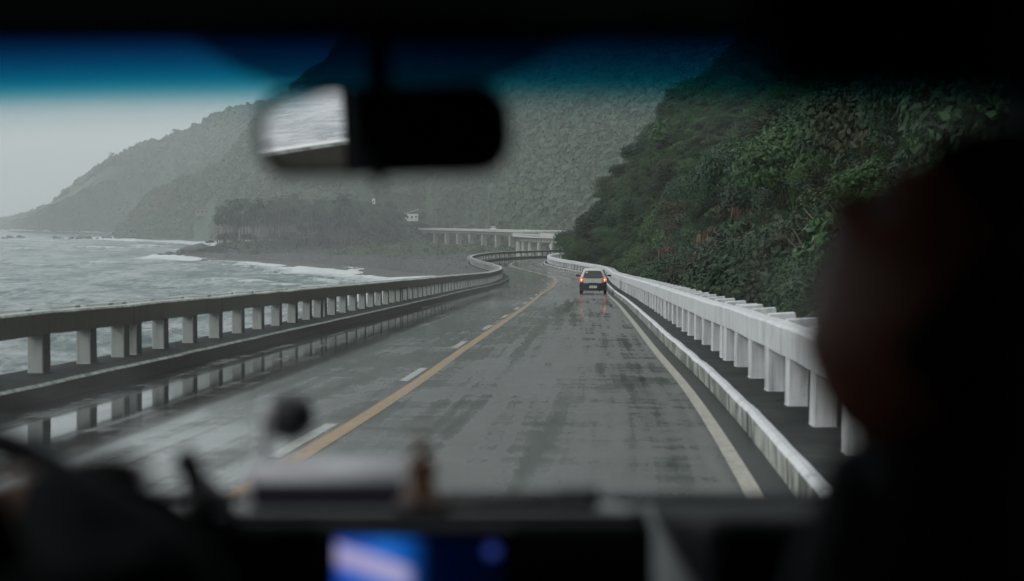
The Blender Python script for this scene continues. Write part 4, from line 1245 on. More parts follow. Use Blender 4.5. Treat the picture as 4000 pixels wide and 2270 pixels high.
# ------------------------------------------------------------------ the small hatchback ahead
def hatchback():
    s = s_at_y(75.4)
    p, rz = at(s, 2.78, 0)
    root = empty('hatchback_car', p, rz - 0.02, 'small silver white hatchback with its tail lamps lit, driving ahead', 'car')
    # body lofted from stations (y forward, car faces +y)
    def sect(y, wb, wt, zb, zw, zt, r=0.10):
        """half-section: bottom, sill, waist, roof edge, roof top"""
        pts = [(wb - 0.06, zb), (wb, zb + 0.12), (wb + 0.005, (zb + zw) / 2), (wb - 0.015, zw), (wt + (wb - wt) * 0.35, zw + (zt - zw) * 0.55), (wt, zt - 0.07), (wt - 0.07, zt - 0.012), (wt * 0.5, zt), ]
        full = [(x, y, z) for x, z in pts] + [(-x, y, z) for x, z in reversed(pts)]
        return full
    st = [sect(0.0, 0.66, 0.60, 0.42, 0.80, 0.84), sect(0.04, 0.70, 0.58, 0.34, 0.84, 0.95), sect(0.10, 0.715, 0.555, 0.30, 0.86, 1.10), sect(0.22, 0.72, 0.53, 0.26, 0.87, 1.30), sect(0.34, 0.72, 0.52, 0.24, 0.87, 1.335), sect(0.9, 0.725, 0.53, 0.22, 0.86, 1.37),
          sect(1.6, 0.725, 0.53, 0.22, 0.84, 1.37), sect(2.15, 0.725, 0.50, 0.22, 0.83, 1.28), sect(2.65, 0.72, 0.52, 0.22, 0.80, 0.96), sect(3.2, 0.69, 0.50, 0.24, 0.70, 0.84), sect(3.38, 0.60, 0.42, 0.30, 0.56, 0.68)]
    k = len(st[0]); b = MB()
    vs = [v for r in st for v in r]
    fs = [(i * k + j, i * k + (j + 1) % k, (i + 1) * k + (j + 1) % k, (i + 1) * k + j) for i in range(len(st) - 1) for j in range(k)]
    fs += [tuple(reversed(range(k))), tuple(range((len(st) - 1) * k, len(st) * k))]
    b.add(vs, fs)
    body = b.obj('body', M['car_white'], root, True)
    bv = body.modifiers.new('sub', 'SUBSURF'); bv.levels = 1; bv.render_levels = 2
    # lower black bumper that wraps the corners
    def poly_plate(name, outline, y0, th, m, parent=root, curve=0.10, smooth=False, lean=0.0, zref=0.85):
        """a plate bounded by a rear-view outline, bent round the car's rounded back"""
        mb = MB(); n = len(outline)
        def yy(x, z): return y0 + curve * (abs(x) / 0.72) ** 2.4 + lean * max(0, z - zref)
        cx = sum(o[0] for o in outline) / n; cz_ = sum(o[1] for o in outline) / n
        rings = []
        for sc_ in (1.0, 0.72, 0.4):
            rings.append([(cx + (x - cx) * sc_, z if False else cz_ + (z - cz_) * sc_) for x, z in outline])
        vs = []; 
        for r in rings: vs += [(x, yy(x, z) - th, z) for x, z in r]
        vs.append((cx, yy(cx, cz_) - th, cz_))
        base = len(vs)
        vs += [(x, yy(x, z), z) for x, z in rings[0]]
        fs = []
        for a in range(2):
            for i in range(n):
                fs.append((a * n + i, a * n + (i + 1) % n, (a + 1) * n + (i + 1) % n, (a + 1) * n + i))
        for i in range(n): fs.append((2 * n + i, 2 * n + (i + 1) % n, 3 * n))
        for i in range(n): fs.append((base + i, base + (i + 1) % n, (i + 1) % n, i))
        mb.add(vs, fs); return mb.obj(name, m, parent, smooth)
    def dens(pts, m=4):
        out = []
        for i in range(len(pts)):
            a, c = pts[i], pts[(i + 1) % len(pts)]
            for j in range(m): out.append((a[0] + (c[0] - a[0]) * j / m, a[1] + (c[1] - a[1]) * j / m))
        return out
    bump = [(-0.70, 0.66), (-0.735, 0.45), (-0.71, 0.25), (-0.5, 0.20), (0.5, 0.20), (0.71, 0.25), (0.735, 0.45), (0.70, 0.66), (0.45, 0.60), (-0.45, 0.60)]
    poly_plate('rear_bumper', dens(bump, 3), -0.06, 0.10, M['trim_black'], curve=0.16)
    poly_plate('tailgate', dens([(-0.53, 0.86), (-0.50, 0.70), (-0.42, 0.565), (0.42, 0.565), (0.50, 0.70), (0.53, 0.86), (0.3, 0.845), (-0.3, 0.845)], 3), -0.03, 0.05, M['car_white'], curve=0.05)
    poly_plate('rear_window', dens([(-0.53, 0.90), (-0.46, 1.14), (-0.40, 1.235), (-0.2, 1.255), (0.2, 1.255), (0.40, 1.235), (0.46, 1.14), (0.53, 0.90), (0.25, 0.872), (-0.25, 0.872)], 3), -0.035, 0.03, M['window'], curve=0.05, lean=0.52, zref=0.86)
    for sx in (-1, 1):
        lamp = poly_plate('tail_lamp', dens([(sx * 0.555, 0.90), (sx * 0.66, 0.90), (sx * 0.70, 0.80), (sx * 0.685, 0.70), (sx * 0.585, 0.62), (sx * 0.545, 0.72), (sx * 0.525, 0.84)], 2), -0.055, 0.05, M['tail_red'], curve=0.13)
        c = MB(); Mx = Matrix.Rotation(R(90), 3, 'X')
        yk = -0.105 + 0.13 * (0.615 / 0.72) ** 2.4
        c.lathe([(0.0, 0.0), (0.078, 0.0), (0.072, 0.012), (0.0, 0.02)], 18, (sx * 0.615, yk - 0.001, 0.79), 0, Mx @ Matrix.Diagonal((1, 1.25, 1)))
        c.obj('lit_lens', M['tail_lit'], lamp)
        c = MB(); c.lathe([(0.0, 0.0), (0.028, 0.0), (0.024, 0.012), (0.0, 0.018)], 14, (sx * 0.612, yk - 0.022, 0.78), 0, Mx)
        c.obj('bulb', M['tail_core'], lamp)
        c = MB(); c.box((sx * 0.60, yk - 0.005, 0.675), (0.06, 0.02, 0.045)); c.obj('reversing_lens', M['tail_clear'], lamp)
        # door mirror
        mmb = MB(); mmb.tube([(sx * 0.70, 2.25, 0.90), (sx * 0.80, 2.2, 0.915)], 0.03, 8)
        me_ = bmesh.new(); bmesh.ops.create_uvsphere(me_, u_segments=12, v_segments=8, radius=1)
        for v in me_.verts: v.co = Vector((v.co.x * 0.10 + sx * 0.87, v.co.y * 0.06 + 2.2, v.co.z * 0.065 + 0.92))
        k0 = len(mmb.v); mmb.v += [tuple(v.co) for v in me_.verts]
        for f in me_.faces: mmb.f.append(tuple(v.index + k0 for v in f.verts)); mmb.m.append(0)
        me_.free(); mmb.obj('door_mirror', M['trim_black'], root, True)
        # side window strip
        g = MB(); zz = [0.90, 1.24]
        g.add([(sx * 0.702, 0.45, 0.9), (sx * 0.702, 2.3, 0.88), (sx * 0.575, 1.95, 1.24), (sx * 0.575, 0.6, 1.25), (sx * 0.66, 0.45, 0.9), (sx * 0.66, 2.3, 0.88), (sx * 0.53, 1.95, 1.24), (sx * 0.53, 0.6, 1.25)],
              [(0, 1, 2, 3), (7, 6, 5, 4), (0, 4, 5, 1), (1, 5, 6, 2), (2, 6, 7, 3), (3, 7, 4, 0)])
        g.obj('side_window', M['window'], root)
        for yy in (0.55, 2.75):
            wt = MB(); wt.tube([(sx * 0.565, yy, 0.265), (sx * 0.58, yy, 0.265), (sx * 0.70, yy, 0.265), (sx * 0.715, yy, 0.265)], [0.24, 0.265, 0.265, 0.24], 20)
            w_ = wt.obj('wheel', M['tyre'], root, False)
            rm = MB(); rm.tube([(sx * 0.70, yy, 0.265), (sx * 0.722, yy, 0.265)], [0.17, 0.155], 16); rm.obj('rim', M['rim'], w_)
    pl = MB(); pl.box((0, -0.178, 0.405), (0.40, 0.014, 0.125)); plate = pl.obj('number_plate', M['plate'], root)
    tx = bpy.data.curves.new('plate_text', 'FONT'); tx.body = 'UF 8571'; tx.size = 0.098; tx.align_x = 'CENTER'; tx.align_y = 'CENTER'; tx.extrude = 0.0015
    tx.materials.append(M['ink'])
    tmp = bpy.data.objects.new('lettering', tx); COL.objects.link(tmp); bpy.context.view_layer.update()
    tme = bpy.data.meshes.new_from_object(tmp); bpy.data.objects.remove(tmp)
    to = bpy.data.objects.new('lettering', tme); COL.objects.link(to); to.parent = plate; to.location = (0, -0.188, 0.405); to.rotation_euler = (PI / 2, 0, 0)
    stk = MB(); stk.box((-0.335, 0.055, 1.165), (0.105, 0.006, 0.075), 0, Matrix.Rotation(R(-27), 3, 'X')); stk.obj('sticker', M['sticker'], root)
    em = MB(); em.lathe([(0, 0), (0.028, 0), (0.026, 0.006), (0, 0.008)], 14, (0, -0.083, 0.755), 0, Matrix.Rotation(R(90), 3, 'X')); em.obj('emblem', M['rim'], root)
    bd = MB(); bd.box((0.42, -0.092, 0.765), (0.07, 0.005, 0.014)); bd.obj('badge', M['rim'], root)
    wp = MB(); wp.tube([(0.0, -0.045, 0.885), (-0.26, 0.0, 0.93)], 0.008, 5); wp.obj('rear_wiper', M['trim_black'], root)
    hd = MB(); hd.box((0.0, -0.085, 0.60), (0.5, 0.02, 0.035)); hd.obj('tailgate_handle', M['trim_black'], root)
    ax = MB(); ax.box((0, 0.6, 0.235), (1.06, 0.5, 0.09)); ax.tube([(0.35, -0.09, 0.17), (0.35, 0.5, 0.18)], 0.025, 8); ax.obj('underbody', M['trim_black'], root)
hatchback()

# ------------------------------------------------------------------ haze over the bay
HAZE_DENSITY = 0.00038
t = NT('haze air')
pv = t.n('VolumePrincipled')
pv.inputs['Density'].default_value = HAZE_DENSITY
pv.inputs['Color'].default_value = (0.93, 0.95, 0.96, 1)
pv.inputs['Anisotropy'].default_value = 0.1
t.l(pv.outputs[0], t.out.inputs['Volume'])
b = MB(); b.box((0, 0, 128.5), (8300, 8300, 265))
haze = b.obj('haze', t.m); tag(haze, 'thin grey sea haze filling the whole bay', kind='stuff')

# ------------------------------------------------------------------ the van we sit in
cam_M = Matrix.Translation((0, 0, ZC)) @ Euler((PI / 2 - PITCH, 0, 0)).to_matrix().to_4x4()
def U(px, py, d):
    """a point of the cabin: direction in the photograph's pixels, distance d ahead of the seat"""
    return cam_M @ Vector(((px - 1283) / 3564 * d, (728 - py) / 3564 * d, -d))

van_root = empty('tour_van', (0, 0.5, ZC - 1.6), 0, 'dark interior of the vehicle the view is taken from', 'van')
Minv = Matrix.Translation((0, -0.5, -(ZC - 1.6)))
def vobj(mb, name, mats=None, parent=van_root, smooth=False):
    """world-space mesh parented to the van or to one of its parts"""
    me = mb.mesh(name, mats, smooth) if isinstance(mb, MB) else mb
    me.transform(Minv)
    return link(name, me, parent)
def bevel(o, w=0.01, seg=3):
    m = o.modifiers.new('bevel', 'BEVEL'); m.width = w; m.segments = seg; m.limit_method = 'ANGLE'
    return o
XL, XR = -0.97, 0.80            # cabin walls
ZR = U(1283, 82, 1.40).z        # underside of the roof lining at the header
# roof lining and header
b = MB(); y0 = U(1283, 82, 1.40).y
b.box(((XL + XR) / 2, y0 - 2.2, ZR + 0.06), (XR - XL + 0.2, 4.4, 0.12)); vobj(b, 'roof_lining', M['cabin_cloth'])
b = MB(); b.tube([(XL, y0 - 0.02, ZR + 0.02), (XR, y0 - 0.02, ZR + 0.02)], 0.03, 14); vobj(b, 'header_trim', M['cabin_cloth'], smooth=True)
# windshield
gb0, gt0 = U(1283, 1270, 2.15), U(1283, 20, 1.36)
def glass_grid(x0, x1, v0, v1, nx, nv, off=0.0):
    V = []; F = []
    for j in range(nv + 1):
        v = v0 + (v1 - v0) * j / nv
        for i in range(nx + 1):
            x = x0 + (x1 - x0) * i / nx
            p = gb0.lerp(gt0, v); xc = (x - (XL + XR) / 2) / 0.9
            V.append((x, p.y - 0.05 * xc * xc - off, p.z - off * 0.6))
    for j in range(nv):
        for i in range(nx):
            a = j * (nx + 1) + i; F.append((a, a + 1, a + nx + 2, a + nx + 1))
    m = MB(); m.v = V; m.f = F; m.m = [0] * len(F); return m
def v_of(py):
    """height fraction on the windshield for a picture row"""
    lo, hi = 0.0, 1.0
    for _ in range(40):
        mid = (lo + hi) / 2; p = cam_M.inverted() @ gb0.lerp(gt0, mid)
        row = 728 - p.y / -p.z * 3564
        if row > py: lo = mid
        else: hi = mid
    return lo
t = NT('windshield glass')
tc = t.n('TexCoord'); sp = t.n('SeparateXYZ'); t.l(tc.outputs['UV'], sp.inputs[0])
u_, v_ = sp.outputs['X'], sp.outputs['Y']
cx2 = t.math('POWER', t.math('ABSOLUTE', t.math('SUBTRACT', u_, 0.50)), 2.0)
vb = t.math('ADD', v_, t.math('MULTIPLY', cx2, 0.16))
st = lambda py: v_of(py)
tint = t.ramp(vb, [(st(330), (0.755, 0.79, 0.775)), (st(262), (0.56, 0.66, 0.66)), (st(238), (0.16, 0.44, 0.50)), (st(218), (0.012, 0.27, 0.36)),
                   (st(184), (0.004, 0.13, 0.25)), (st(135), (0.002, 0.045, 0.13)), (st(95), (0.001, 0.012, 0.06))])
tr = t.n('BsdfTransparent'); t.l(tint, tr.inputs['Color'])
gl = t.n('BsdfGlossy'); gl.inputs['Roughness'].default_value = 0.02
mx = t.n('MixShader'); mx.inputs[0].default_value = 0.02
# breath-thin film of mist and dried drops on the glass
df = t.n('BsdfDiffuse'); df.inputs['Color'].default_value = (0.7, 0.7, 0.72, 1)
tl_ = t.n('BsdfTranslucent'); tl_.inputs['Color'].default_value = (0.8, 0.8, 0.82, 1)
film = t.n('MixShader'); film.inputs[0].default_value = 0.8
t.l(df.outputs[0], film.inputs[1]); t.l(tl_.outputs[0], film.inputs[2])
mpn = t.n('Mapping'); mpn.inputs['Scale'].default_value = (9, 5, 1); t.l(tc.outputs['UV'], mpn.inputs['Vector'])
fn = t.noise(mpn.outputs[0], 1.0, 3, 0.5)
ff = t.ramp(fn, [(0.45, 0.004), (0.78, 0.055)])
vlow = t.ramp(v_, [(st(330), 1.0), (st(230), 0.0)])
mx2 = t.n('MixShader'); t.l(t.math('MULTIPLY', ff, vlow), mx2.inputs[0])
t.l(tr.outputs[0], mx.inputs[1]); t.l(gl.outputs[0], mx.inputs[2])
t.l(mx.outputs[0], mx2.inputs[1]); t.l(film.outputs[0], mx2.inputs[2])
t.l(mx2.outputs[0], t.out.inputs['Surface'])
M['windshield'] = t.m
wm = glass_grid(XL, XR, 0, 1.02, 24, 16)
me = wm.mesh('windshield', M['windshield'], True)
ul = me.uv_layers.new(name='UVMap')
for lp in me.loops:
    i, j = lp.vertex_index % 25, lp.vertex_index // 25
    ul.data[lp.index].uv = (i / 24, 1.02 * j / 16)
windshield = vobj(me, 'windshield')
# shaded ceramic patch round the mirror mount: wide at the top, narrower below
t = NT('dotted glass patch')
tr = t.n('BsdfTransparent'); tr.inputs['Color'].default_value = (0.20, 0.24, 0.30, 1); t.l(tr.outputs[0], t.out.inputs['Surface'])
def gpt(px, py, off=0.006):
    v = v_of(py); p = gb0.lerp(gt0, v); d = -(cam_M.inverted() @ p).z
    x = (px - 1283) / 3564 * d; xc = (x - (XL + XR) / 2) / 0.9
    return Vector((x, p.y - 0.05 * xc * xc - off, p.z - off * 0.6))
b = MB(); pts_ = [(420, 60), (500, 105), (590, 165), (690, 206), (800, 216), (1100, 216), (1210, 206), (1320, 165), (1420, 105), (1560, 60)]
b.add([gpt(x, y) for x, y in pts_], [tuple(range(len(pts_)))]); vobj(b, 'mirror_mount_patch', t.m, windshield)

# rear-view mirror
mc = U(947, 330, 1.44)
v_in = (mc - Vector((0, 0, ZC))).normalized()
tgt = Vector((-0.735, -0.67, -0.045)).normalized()      # where the glass looks: out of the driver's side window and back
nrm = (tgt - v_in).normalized()
ux = Vector((0, 0, 1)).cross(nrm).normalized() * -1     # towards picture right
uy = nrm.cross(ux) * -1
if uy.z < 0: uy = -uy
# follow the slight roll of the photographed mirror
RX, RY = Vector(ux), Vector(uy)
MW, MH = 0.262 / abs(RX.x) / 2, 0.0455
def rrect(w, h, r, n=8):
    out = []
    for cx_, cy_, a0 in ((w - r, h - r, 0), (-w + r, h - r, 90), (-w + r, -h + r, 180), (w - r, -h + r, 270)):
        for k in range(n + 1):
            a = R(a0 + 90 * k / n); out.append((cx_ + r * math.cos(a), cy_ + r * math.sin(a)))
    return out
def mirror_ring(w, h, r, dz):
    return [mc + RX * (x - 0.0) + RY * y + nrm * dz for x, y in rrect(w, h, r)]
b = MB()
rings = [mirror_ring(MW - 0.004, MH - 0.004, 0.034, 0.004), mirror_ring(MW, MH, 0.037, 0.002), mirror_ring(MW, MH, 0.037, -0.012), mirror_ring(MW * 0.9, MH * 0.8, 0.028, -0.032)]
n = len(rings[0]); vs = [p for r in rings for p in r]
b.add(vs, [(i * n + j, i * n + (j + 1) % n, (i + 1) * n + (j + 1) % n, (i + 1) * n + j) for i in range(3) for j in range(n)] + [tuple(range(3 * n, 4 * n))])
mirror = vobj(b, 'rearview_mirror', M['black_plastic'], smooth=False)
t = NT('mirror glass'); g = t.n('BsdfGlossy'); g.inputs['Roughness'].default_value = 0.0; g.inputs['Color'].default_value = (0.93, 0.92, 0.95, 1); t.l(g.outputs[0], t.out.inputs['Surface'])
b = MB(); b.add(mirror_ring(MW - 0.013, MH - 0.007, 0.031, 0.0045), [tuple(range(n))]); vobj(b, 'mirror_glass', t.m, mirror)
b = MB(); b.tube([U(948, 60, 1.40), U(950, 150, 1.43), U(953, 240, 1.47)], [0.012, 0.011, 0.013], 12); vobj(b, 'mirror_stem', M['black_plastic'], mirror, True)
b = MB(); b.tube([U(950, 405, 1.445), U(950, 440, 1.435), U(950, 462, 1.43)], [0.016, 0.009, 0.004], 12); vobj(b, 'dip_lever', M['black_plastic'], mirror, True)

# sun visor folded down a little on the passenger side
b = MB(); p = U(2560, 20, 0.62)
b.box(p, (0.24, 0.13, 0.02), 0, Matrix.Rotation(R(38), 3, 'X')); bevel(vobj(b, 'sun_visor', M['cabin_cloth']), 0.01)

# dashboard
ztop = U(1283, 1302, 1.58).z; yb_ = U(1283, 1302, 1.58).y
zfar = gb0.z
b = MB()
b.add([(XL, yb_, ztop), (U(1640, 0, 1.58).x, yb_, ztop), (U(1640, 0, 1.58).x, gb0.y + 0.03, zfar - 0.0), (XL, gb0.y + 0.03, zfar - 0.0),
       (XL, yb_ - 0.03, ztop - 0.5), (U(1640, 0, 1.58).x, yb_ - 0.03, ztop - 0.5), (U(1640, 0, 1.58).x, gb0.y + 0.03, ztop - 0.5), (XL, gb0.y + 0.03, ztop - 0.5)],
      [(0, 1, 2, 3), (0, 4, 5, 1), (1, 5, 6, 2), (2, 6, 7, 3), (3, 7, 4, 0), (4, 7, 6, 5)])
M['dash_top'] = mat_two('dash top', (0.20, 0.205, 0.205), (0.25, 0.255, 0.255), 60, 0.35, 0.15, 0.001, coords='obj')  # paler than the dash: windshield light on its top is put into the colour
dash = bevel(vobj(b, 'dashboard', M['black_plastic']), 0.014)
b = MB(); xa, xb_ = XL + 0.02, U(1628, 0, 1.58).x
b.add([(xa, yb_ + 0.03, ztop + 0.003), (xb_, yb_ + 0.03, ztop + 0.003), (xb_, gb0.y + 0.02, zfar + 0.003), (xa, gb0.y + 0.02, zfar + 0.003)], [(0, 1, 2, 3)])
vobj(b, 'dash_top_lit', M['dash_top'], dash)
x0_, x1_ = U(1640, 0, 1.58).x, U(1775, 0, 1.50).x
b = MB(); b.add([(x0_ + .001, yb_ - 0.02, ztop - 0.075), (x1_ + 0.03, yb_ - 0.02, ztop - 0.075), (x1_ + 0.03, gb0.y + 0.02, zfar), (x0_ + .001, gb0.y + 0.02, zfar), (x0_ + .001, yb_ - 0.03, ztop - 0.4), (x1_ + .03, yb_ - 0.03, ztop - 0.4)],
                   [(0, 1, 2, 3), (0, 4, 5, 1)]); vobj(b, 'dash_recess', M['cabin_grey'], dash)
yp = U(1283, 1285, 1.50).y; zp = U(1283, 1292, 1.50).z
b = MB(); b.add([(x1_, yp, zp), (XR, yp, zp), (XR, gb0.y + 0.03, zfar), (x1_, gb0.y + 0.03, zfar), (x1_, yp - 0.04, zp - 0.5), (XR, yp - 0.04, zp - 0.5), (XR, gb0.y + .03, zp - 0.5), (x1_, gb0.y + .03, zp - 0.5)],
                [(0, 1, 2, 3), (0, 4, 5, 1), (1, 5, 6, 2), (2, 6, 7, 3), (3, 7, 4, 0), (4, 7, 6, 5)])
bevel(vobj(b, 'glovebox_top', M['black_plastic'], dash), 0.02)
b = MB(); b.tube([U(1600, 1310, 1.60), U(1600, 1278, 1.60)], [0.012, 0.009], 10); vobj(b, 'vent_knob', M['black_plastic'], dash, True)
b = MB(); b.lathe([(0.0, 0), (0.011, 0), (0.009, 0.006), (0, 0.008)], 14, U(415, 1290, 1.28), 0, Matrix.Rotation(R(90), 3, 'X'))
M['pale_disc'] = simple('pale disc', (0.75, 0.75, 0.8), 0.3)  # even pale colour of the small raised disc by the instrument hood
vobj(b, 'small_disc', M['pale_disc'], dash, True)
b = MB(); b.lathe([(0.0, 0), (0.009, 0), (0.008, 0.006), (0, 0.008)], 14, U(560, 1300, 1.5), 0, Matrix.Rotation(R(90), 3, 'X')); vobj(b, 'small_disc', M['cabin_grey'], dash, True)
# lit screen
t = NT('lit screen')
tc = t.n('TexCoord')
mp = t.n('Mapping'); t.l(tc.outputs['UV'], mp.inputs['Vector'])
sp = t.n('SeparateXYZ'); t.l(tc.outputs['UV'], sp.inputs[0])
uu, vv_ = sp.outputs['X'], sp.outputs['Y']
w1 = t.noise(tc.outputs['UV'], 3.5, 3)
base = t.ramp(uu, [(0.0, (0.02, 0.10, 0.62)), (0.30, (0.03, 0.22, 0.85)), (0.42, (0.008, 0.12, 0.52)), (0.54, (0.0005, 0.003, 0.022)), (0.9, (0.0005, 0.002, 0.012)), (1.0, (0.0005, 0.002, 0.01))])
# slanting pale band
line = t.math('ADD', vv_, t.math('MULTIPLY', uu, 0.62))
bnd = t.ramp(t.math('ADD', line, t.math('MULTIPLY', w1, 0.08)), [(0.70, 0.0), (0.80, 1.0), (0.98, 1.0), (1.06, 0.0)])
xm = t.ramp(uu, [(0.0, 0.9), (0.40, 1.0), (0.47, 0.0)])
col = t.mix(t.math('MULTIPLY', bnd, xm), base, (0.62, 0.56, 0.86))
# small round icon on the right
du = t.math('SUBTRACT', uu, 0.93); dv = t.math('MULTIPLY', t.math('SUBTRACT', vv_, 0.86), 0.6)
rr_ = t.math('ADD', t.math('MULTIPLY', du, du), t.math('MULTIPLY', dv, dv))
ic = t.ramp(t.math('MULTIPLY', rr_, 120), [(0.10, 1.0), (0.3, 0.0)])
col = t.mix(ic, col, (0.04, 0.07, 0.36))
em = t.n('Emission'); em.inputs['Strength'].default_value = 0.5; t.l(col, em.inputs['Color']); t.l(em.outputs[0], t.out.inputs['Surface'])
b = MB(); ds_ = 1.49
b.add([U(842, 1350, ds_), U(1262, 1350, ds_), U(1262, 1570, ds_), U(842, 1570, ds_)], [(0, 3, 2, 1)])
me = b.mesh('screen_display', t.m); ul = me.uv_layers.new(name='UVMap')
for lp in me.loops: ul.data[lp.index].uv = [(0, 1), (1, 1), (1, 0), (0, 0)][lp.vertex_index]
b = MB()
pc = (U(842, 1350, ds_ + .012) + U(1262, 1570, ds_ + .012)) / 2
b.box(pc, (0.205, 0.02, 0.12), 0, Matrix.Rotation(-PITCH, 3, 'X')); scr = bevel(vobj(b, 'screen', M['black_plastic']), 0.005)
vobj(me, 'display', parent=scr)
# instrument hood
b = MB(); prof = [(-260, 1560), (-200, 1330), (-80, 1230), (80, 1190), (240, 1180), (330, 1200), (420, 1240), (500, 1290), (560, 1330), (600, 1420), (620, 1560)]
n = len(prof); fr = [U(x, y, 1.26) for x, y in prof]; bk = [U(283 + (x - 283) * 0.9, y + 20, 1.62) for x, y in prof]
b.add(fr + bk, [(i, i + 1, n + i + 1, n + i) for i in range(n - 1)] + [tuple(range(n))]); vobj(b, 'instrument_hood', M['black_plastic'], dash, True)
# steering wheel
wc = U(-245, 1640, 1.16); wn_ = Vector((0.05, -0.88, 0.47)).normalized()
a1 = wn_.cross(Vector((1, 0, 0))).normalized(); a2 = wn_.cross(a1).normalized()
def wp(a, r=0.19): return wc + (a1 * math.cos(a) + a2 * math.sin(a)) * r
b = MB(); N = 48; ringp = [wp(2 * PI * k / N) for k in range(N + 1)]
b.tube(ringp, 0.0155, 10, cap=False)
M['wheel_rim'] = simple('worn wheel rim', (0.035, 0.034, 0.038), 0.35)
wheel = vobj(b, 'steering_wheel', M['wheel_rim'], smooth=True)
b = MB(); [b.tube([wc - wn_ * 0.03, wc.lerp(wp(a), 0.55) - wn_ * 0.01, wp(a)], [0.022, 0.014, 0.012], 8) for a in (PI / 2, -PI / 2, 0.0 + PI)]; vobj(b, 'spoke', M['black_plastic'], wheel, True)
b = MB(); b.tube([wc - wn_ * 0.05, wc + wn_ * 0.012], [0.06, 0.055], 18); vobj(b, 'hub', M['black_plastic'], wheel, True)
# walls, doors, pillars; windows are openings with glass
M['side_glass'] = None
t = NT('side window glass'); tr = t.n('BsdfTransparent'); tr.inputs['Color'].default_value = (0.93, 0.94, 0.94, 1)
gl = t.n('BsdfGlossy'); gl.inputs['Roughness'].default_value = 0.01; mx = t.n('MixShader'); mx.inputs[0].default_value = 0.03
t.l(tr.outputs[0], mx.inputs[1]); t.l(gl.outputs[0], mx.inputs[2]); t.l(mx.outputs[0], t.out.inputs['Surface']); M['side_glass'] = t.m
ZF = ZC - 1.15          # cabin floor
ZS = ZC - 0.36          # window sill height
YW0, YW1 = 0.74, 1.42   # driver's window, rear and front edge
def wall(name, x, y0, y1, z0, z1, th=0.05, parent=van_root):
    b = MB(); b.box((x, (y0 + y1) / 2, (z0 + z1) / 2), (th, y1 - y0, z1 - z0)); return vobj(b, name, M['cabin_cloth'], parent)
door = wall('door', XL, YW0, 2.2, ZF, ZS)
b = MB(); b.box((XL, (YW0 + YW1) / 2, (ZS + ZR) / 2), (0.006, YW1 - YW0, ZR - ZS)); vobj(b, 'window_glass', M['side_glass'], door)
wall('side_wall', XL, -2.8, YW0 - 0.001, ZF, ZR + 0.05)
wall('side_wall', XR, -2.8, 2.25, ZF, ZR + 0.05)
b = MB(); b.box(((XL + XR) / 2, -2.8, (ZF + ZR) / 2), (XR - XL + 0.1, 0.05, ZR - ZF + 0.15)); vobj(b, 'rear_wall', M['cabin_cloth'])
b = MB(); b.box(((XL + XR) / 2, -0.3, ZF - 0.03), (XR - XL + 0.1, 5.0, 0.05)); vobj(b, 'cabin_floor', M['cabin_cloth'])
b = MB(); b.box(((XL + XR) / 2, 2.22, (ZF + gb0.z) / 2), (XR - XL + 0.1, 0.05, gb0.z - ZF)); vobj(b, 'bulkhead', M['black_plastic'])
for x in (XL, XR):
    b = MB(); b.tube([Vector((x, gb0.y, gb0.z - 0.02)), Vector((x, gt0.y - 0.04, gt0.z + 0.05))], [0.045, 0.045], 10); vobj(b, 'windshield_pillar', M['cabin_cloth'], smooth=True)
b = MB(); b.box((XL, 1.52, (ZS + ZR) / 2 + 0.02), (0.05, 0.2, ZR - ZS + 0.06)); vobj(b, 'quarter_panel', M['cabin_cloth'])
# front seats
def seat(x):
    b = MB(); b.box((x, 0.86, ZF + 0.22), (0.46, 0.5, 0.16)); b.box((x, 0.56, ZF + 0.52), (0.44, 0.12, 0.62), 0, Matrix.Rotation(R(12), 3, 'X'))
    s = bevel(vobj(b, 'front_seat', M['cabin_cloth']), 0.04); return s
seat(-0.62); fs = seat(0.40)
b = MB(); b.box(U(3010, 900, 0.40) + Vector((0.02, 0, 0)), (0.13, 0.07, 0.34)); b.box(U(3010, 1900, 0.40), (0.03, 0.03, 0.3)); bevel(vobj(b, 'headrest', M['cabin_cloth'], fs), 0.03)

# things on the dashboard --------------------------------------------------
def world_obj(mb, name, mats, label, cat, group=None, smooth=True):
    o = mb.obj(name, mats, None, smooth); tag(o, label, cat, group); return o
M['paper'] = simple('white paper', (0.80, 0.78, 0.82), 0.6)
M['purple'] = simple('dark purple wrapper', (0.045, 0.035, 0.06), 0.5)
M['wood'] = simple('carved brown wood', (0.22, 0.10, 0.055), 0.5)
M['wood_dark'] = simple('dark wood', (0.05, 0.025, 0.018), 0.5)
d0 = 1.80
def dash_z(d):  # height of the dash top at that distance
    k = (d - 1.58) / (2.15 - 1.58); return ztop + (zfar - ztop) * k
r_ = 0.033
A_, B_ = U(652, 1210, d0), U(1012, 1205, d0)
roll = empty('paper_roll', (A_ + B_) / 2, 0, 'pale rolled paper towel with a dark purple wrapper lying on the dashboard', 'paper roll')
b = MB(); cc_ = (A_ + B_) / 2; off_ = Vector(cc_)
zc_ = dash_z(d0) + r_ + 0.004
b.tube([Vector((A_.x, A_.y, zc_)) - off_, Vector((B_.x, B_.y, zc_)) - off_], r_, 24); b.obj('paper', M['paper'], roll, True)
b = MB(); N = 14
vs = []
for e in (A_.x - 0.004, B_.x + 0.002):
    for k in range(N + 1):
        a = R(168 + 204 * k / N); vs.append(Vector((e, A_.y + math.cos(a) * (r_ + 0.003), zc_ + math.sin(a) * (r_ + 0.003) + 0.001)) - off_)
b.add(vs, [(k, k + 1, N + 2 + k, N + 1 + k) for k in range(N)]); b.obj('undershade', M['purple'], roll, True)  # dark shell round the lower half: shade under the roll put into colour
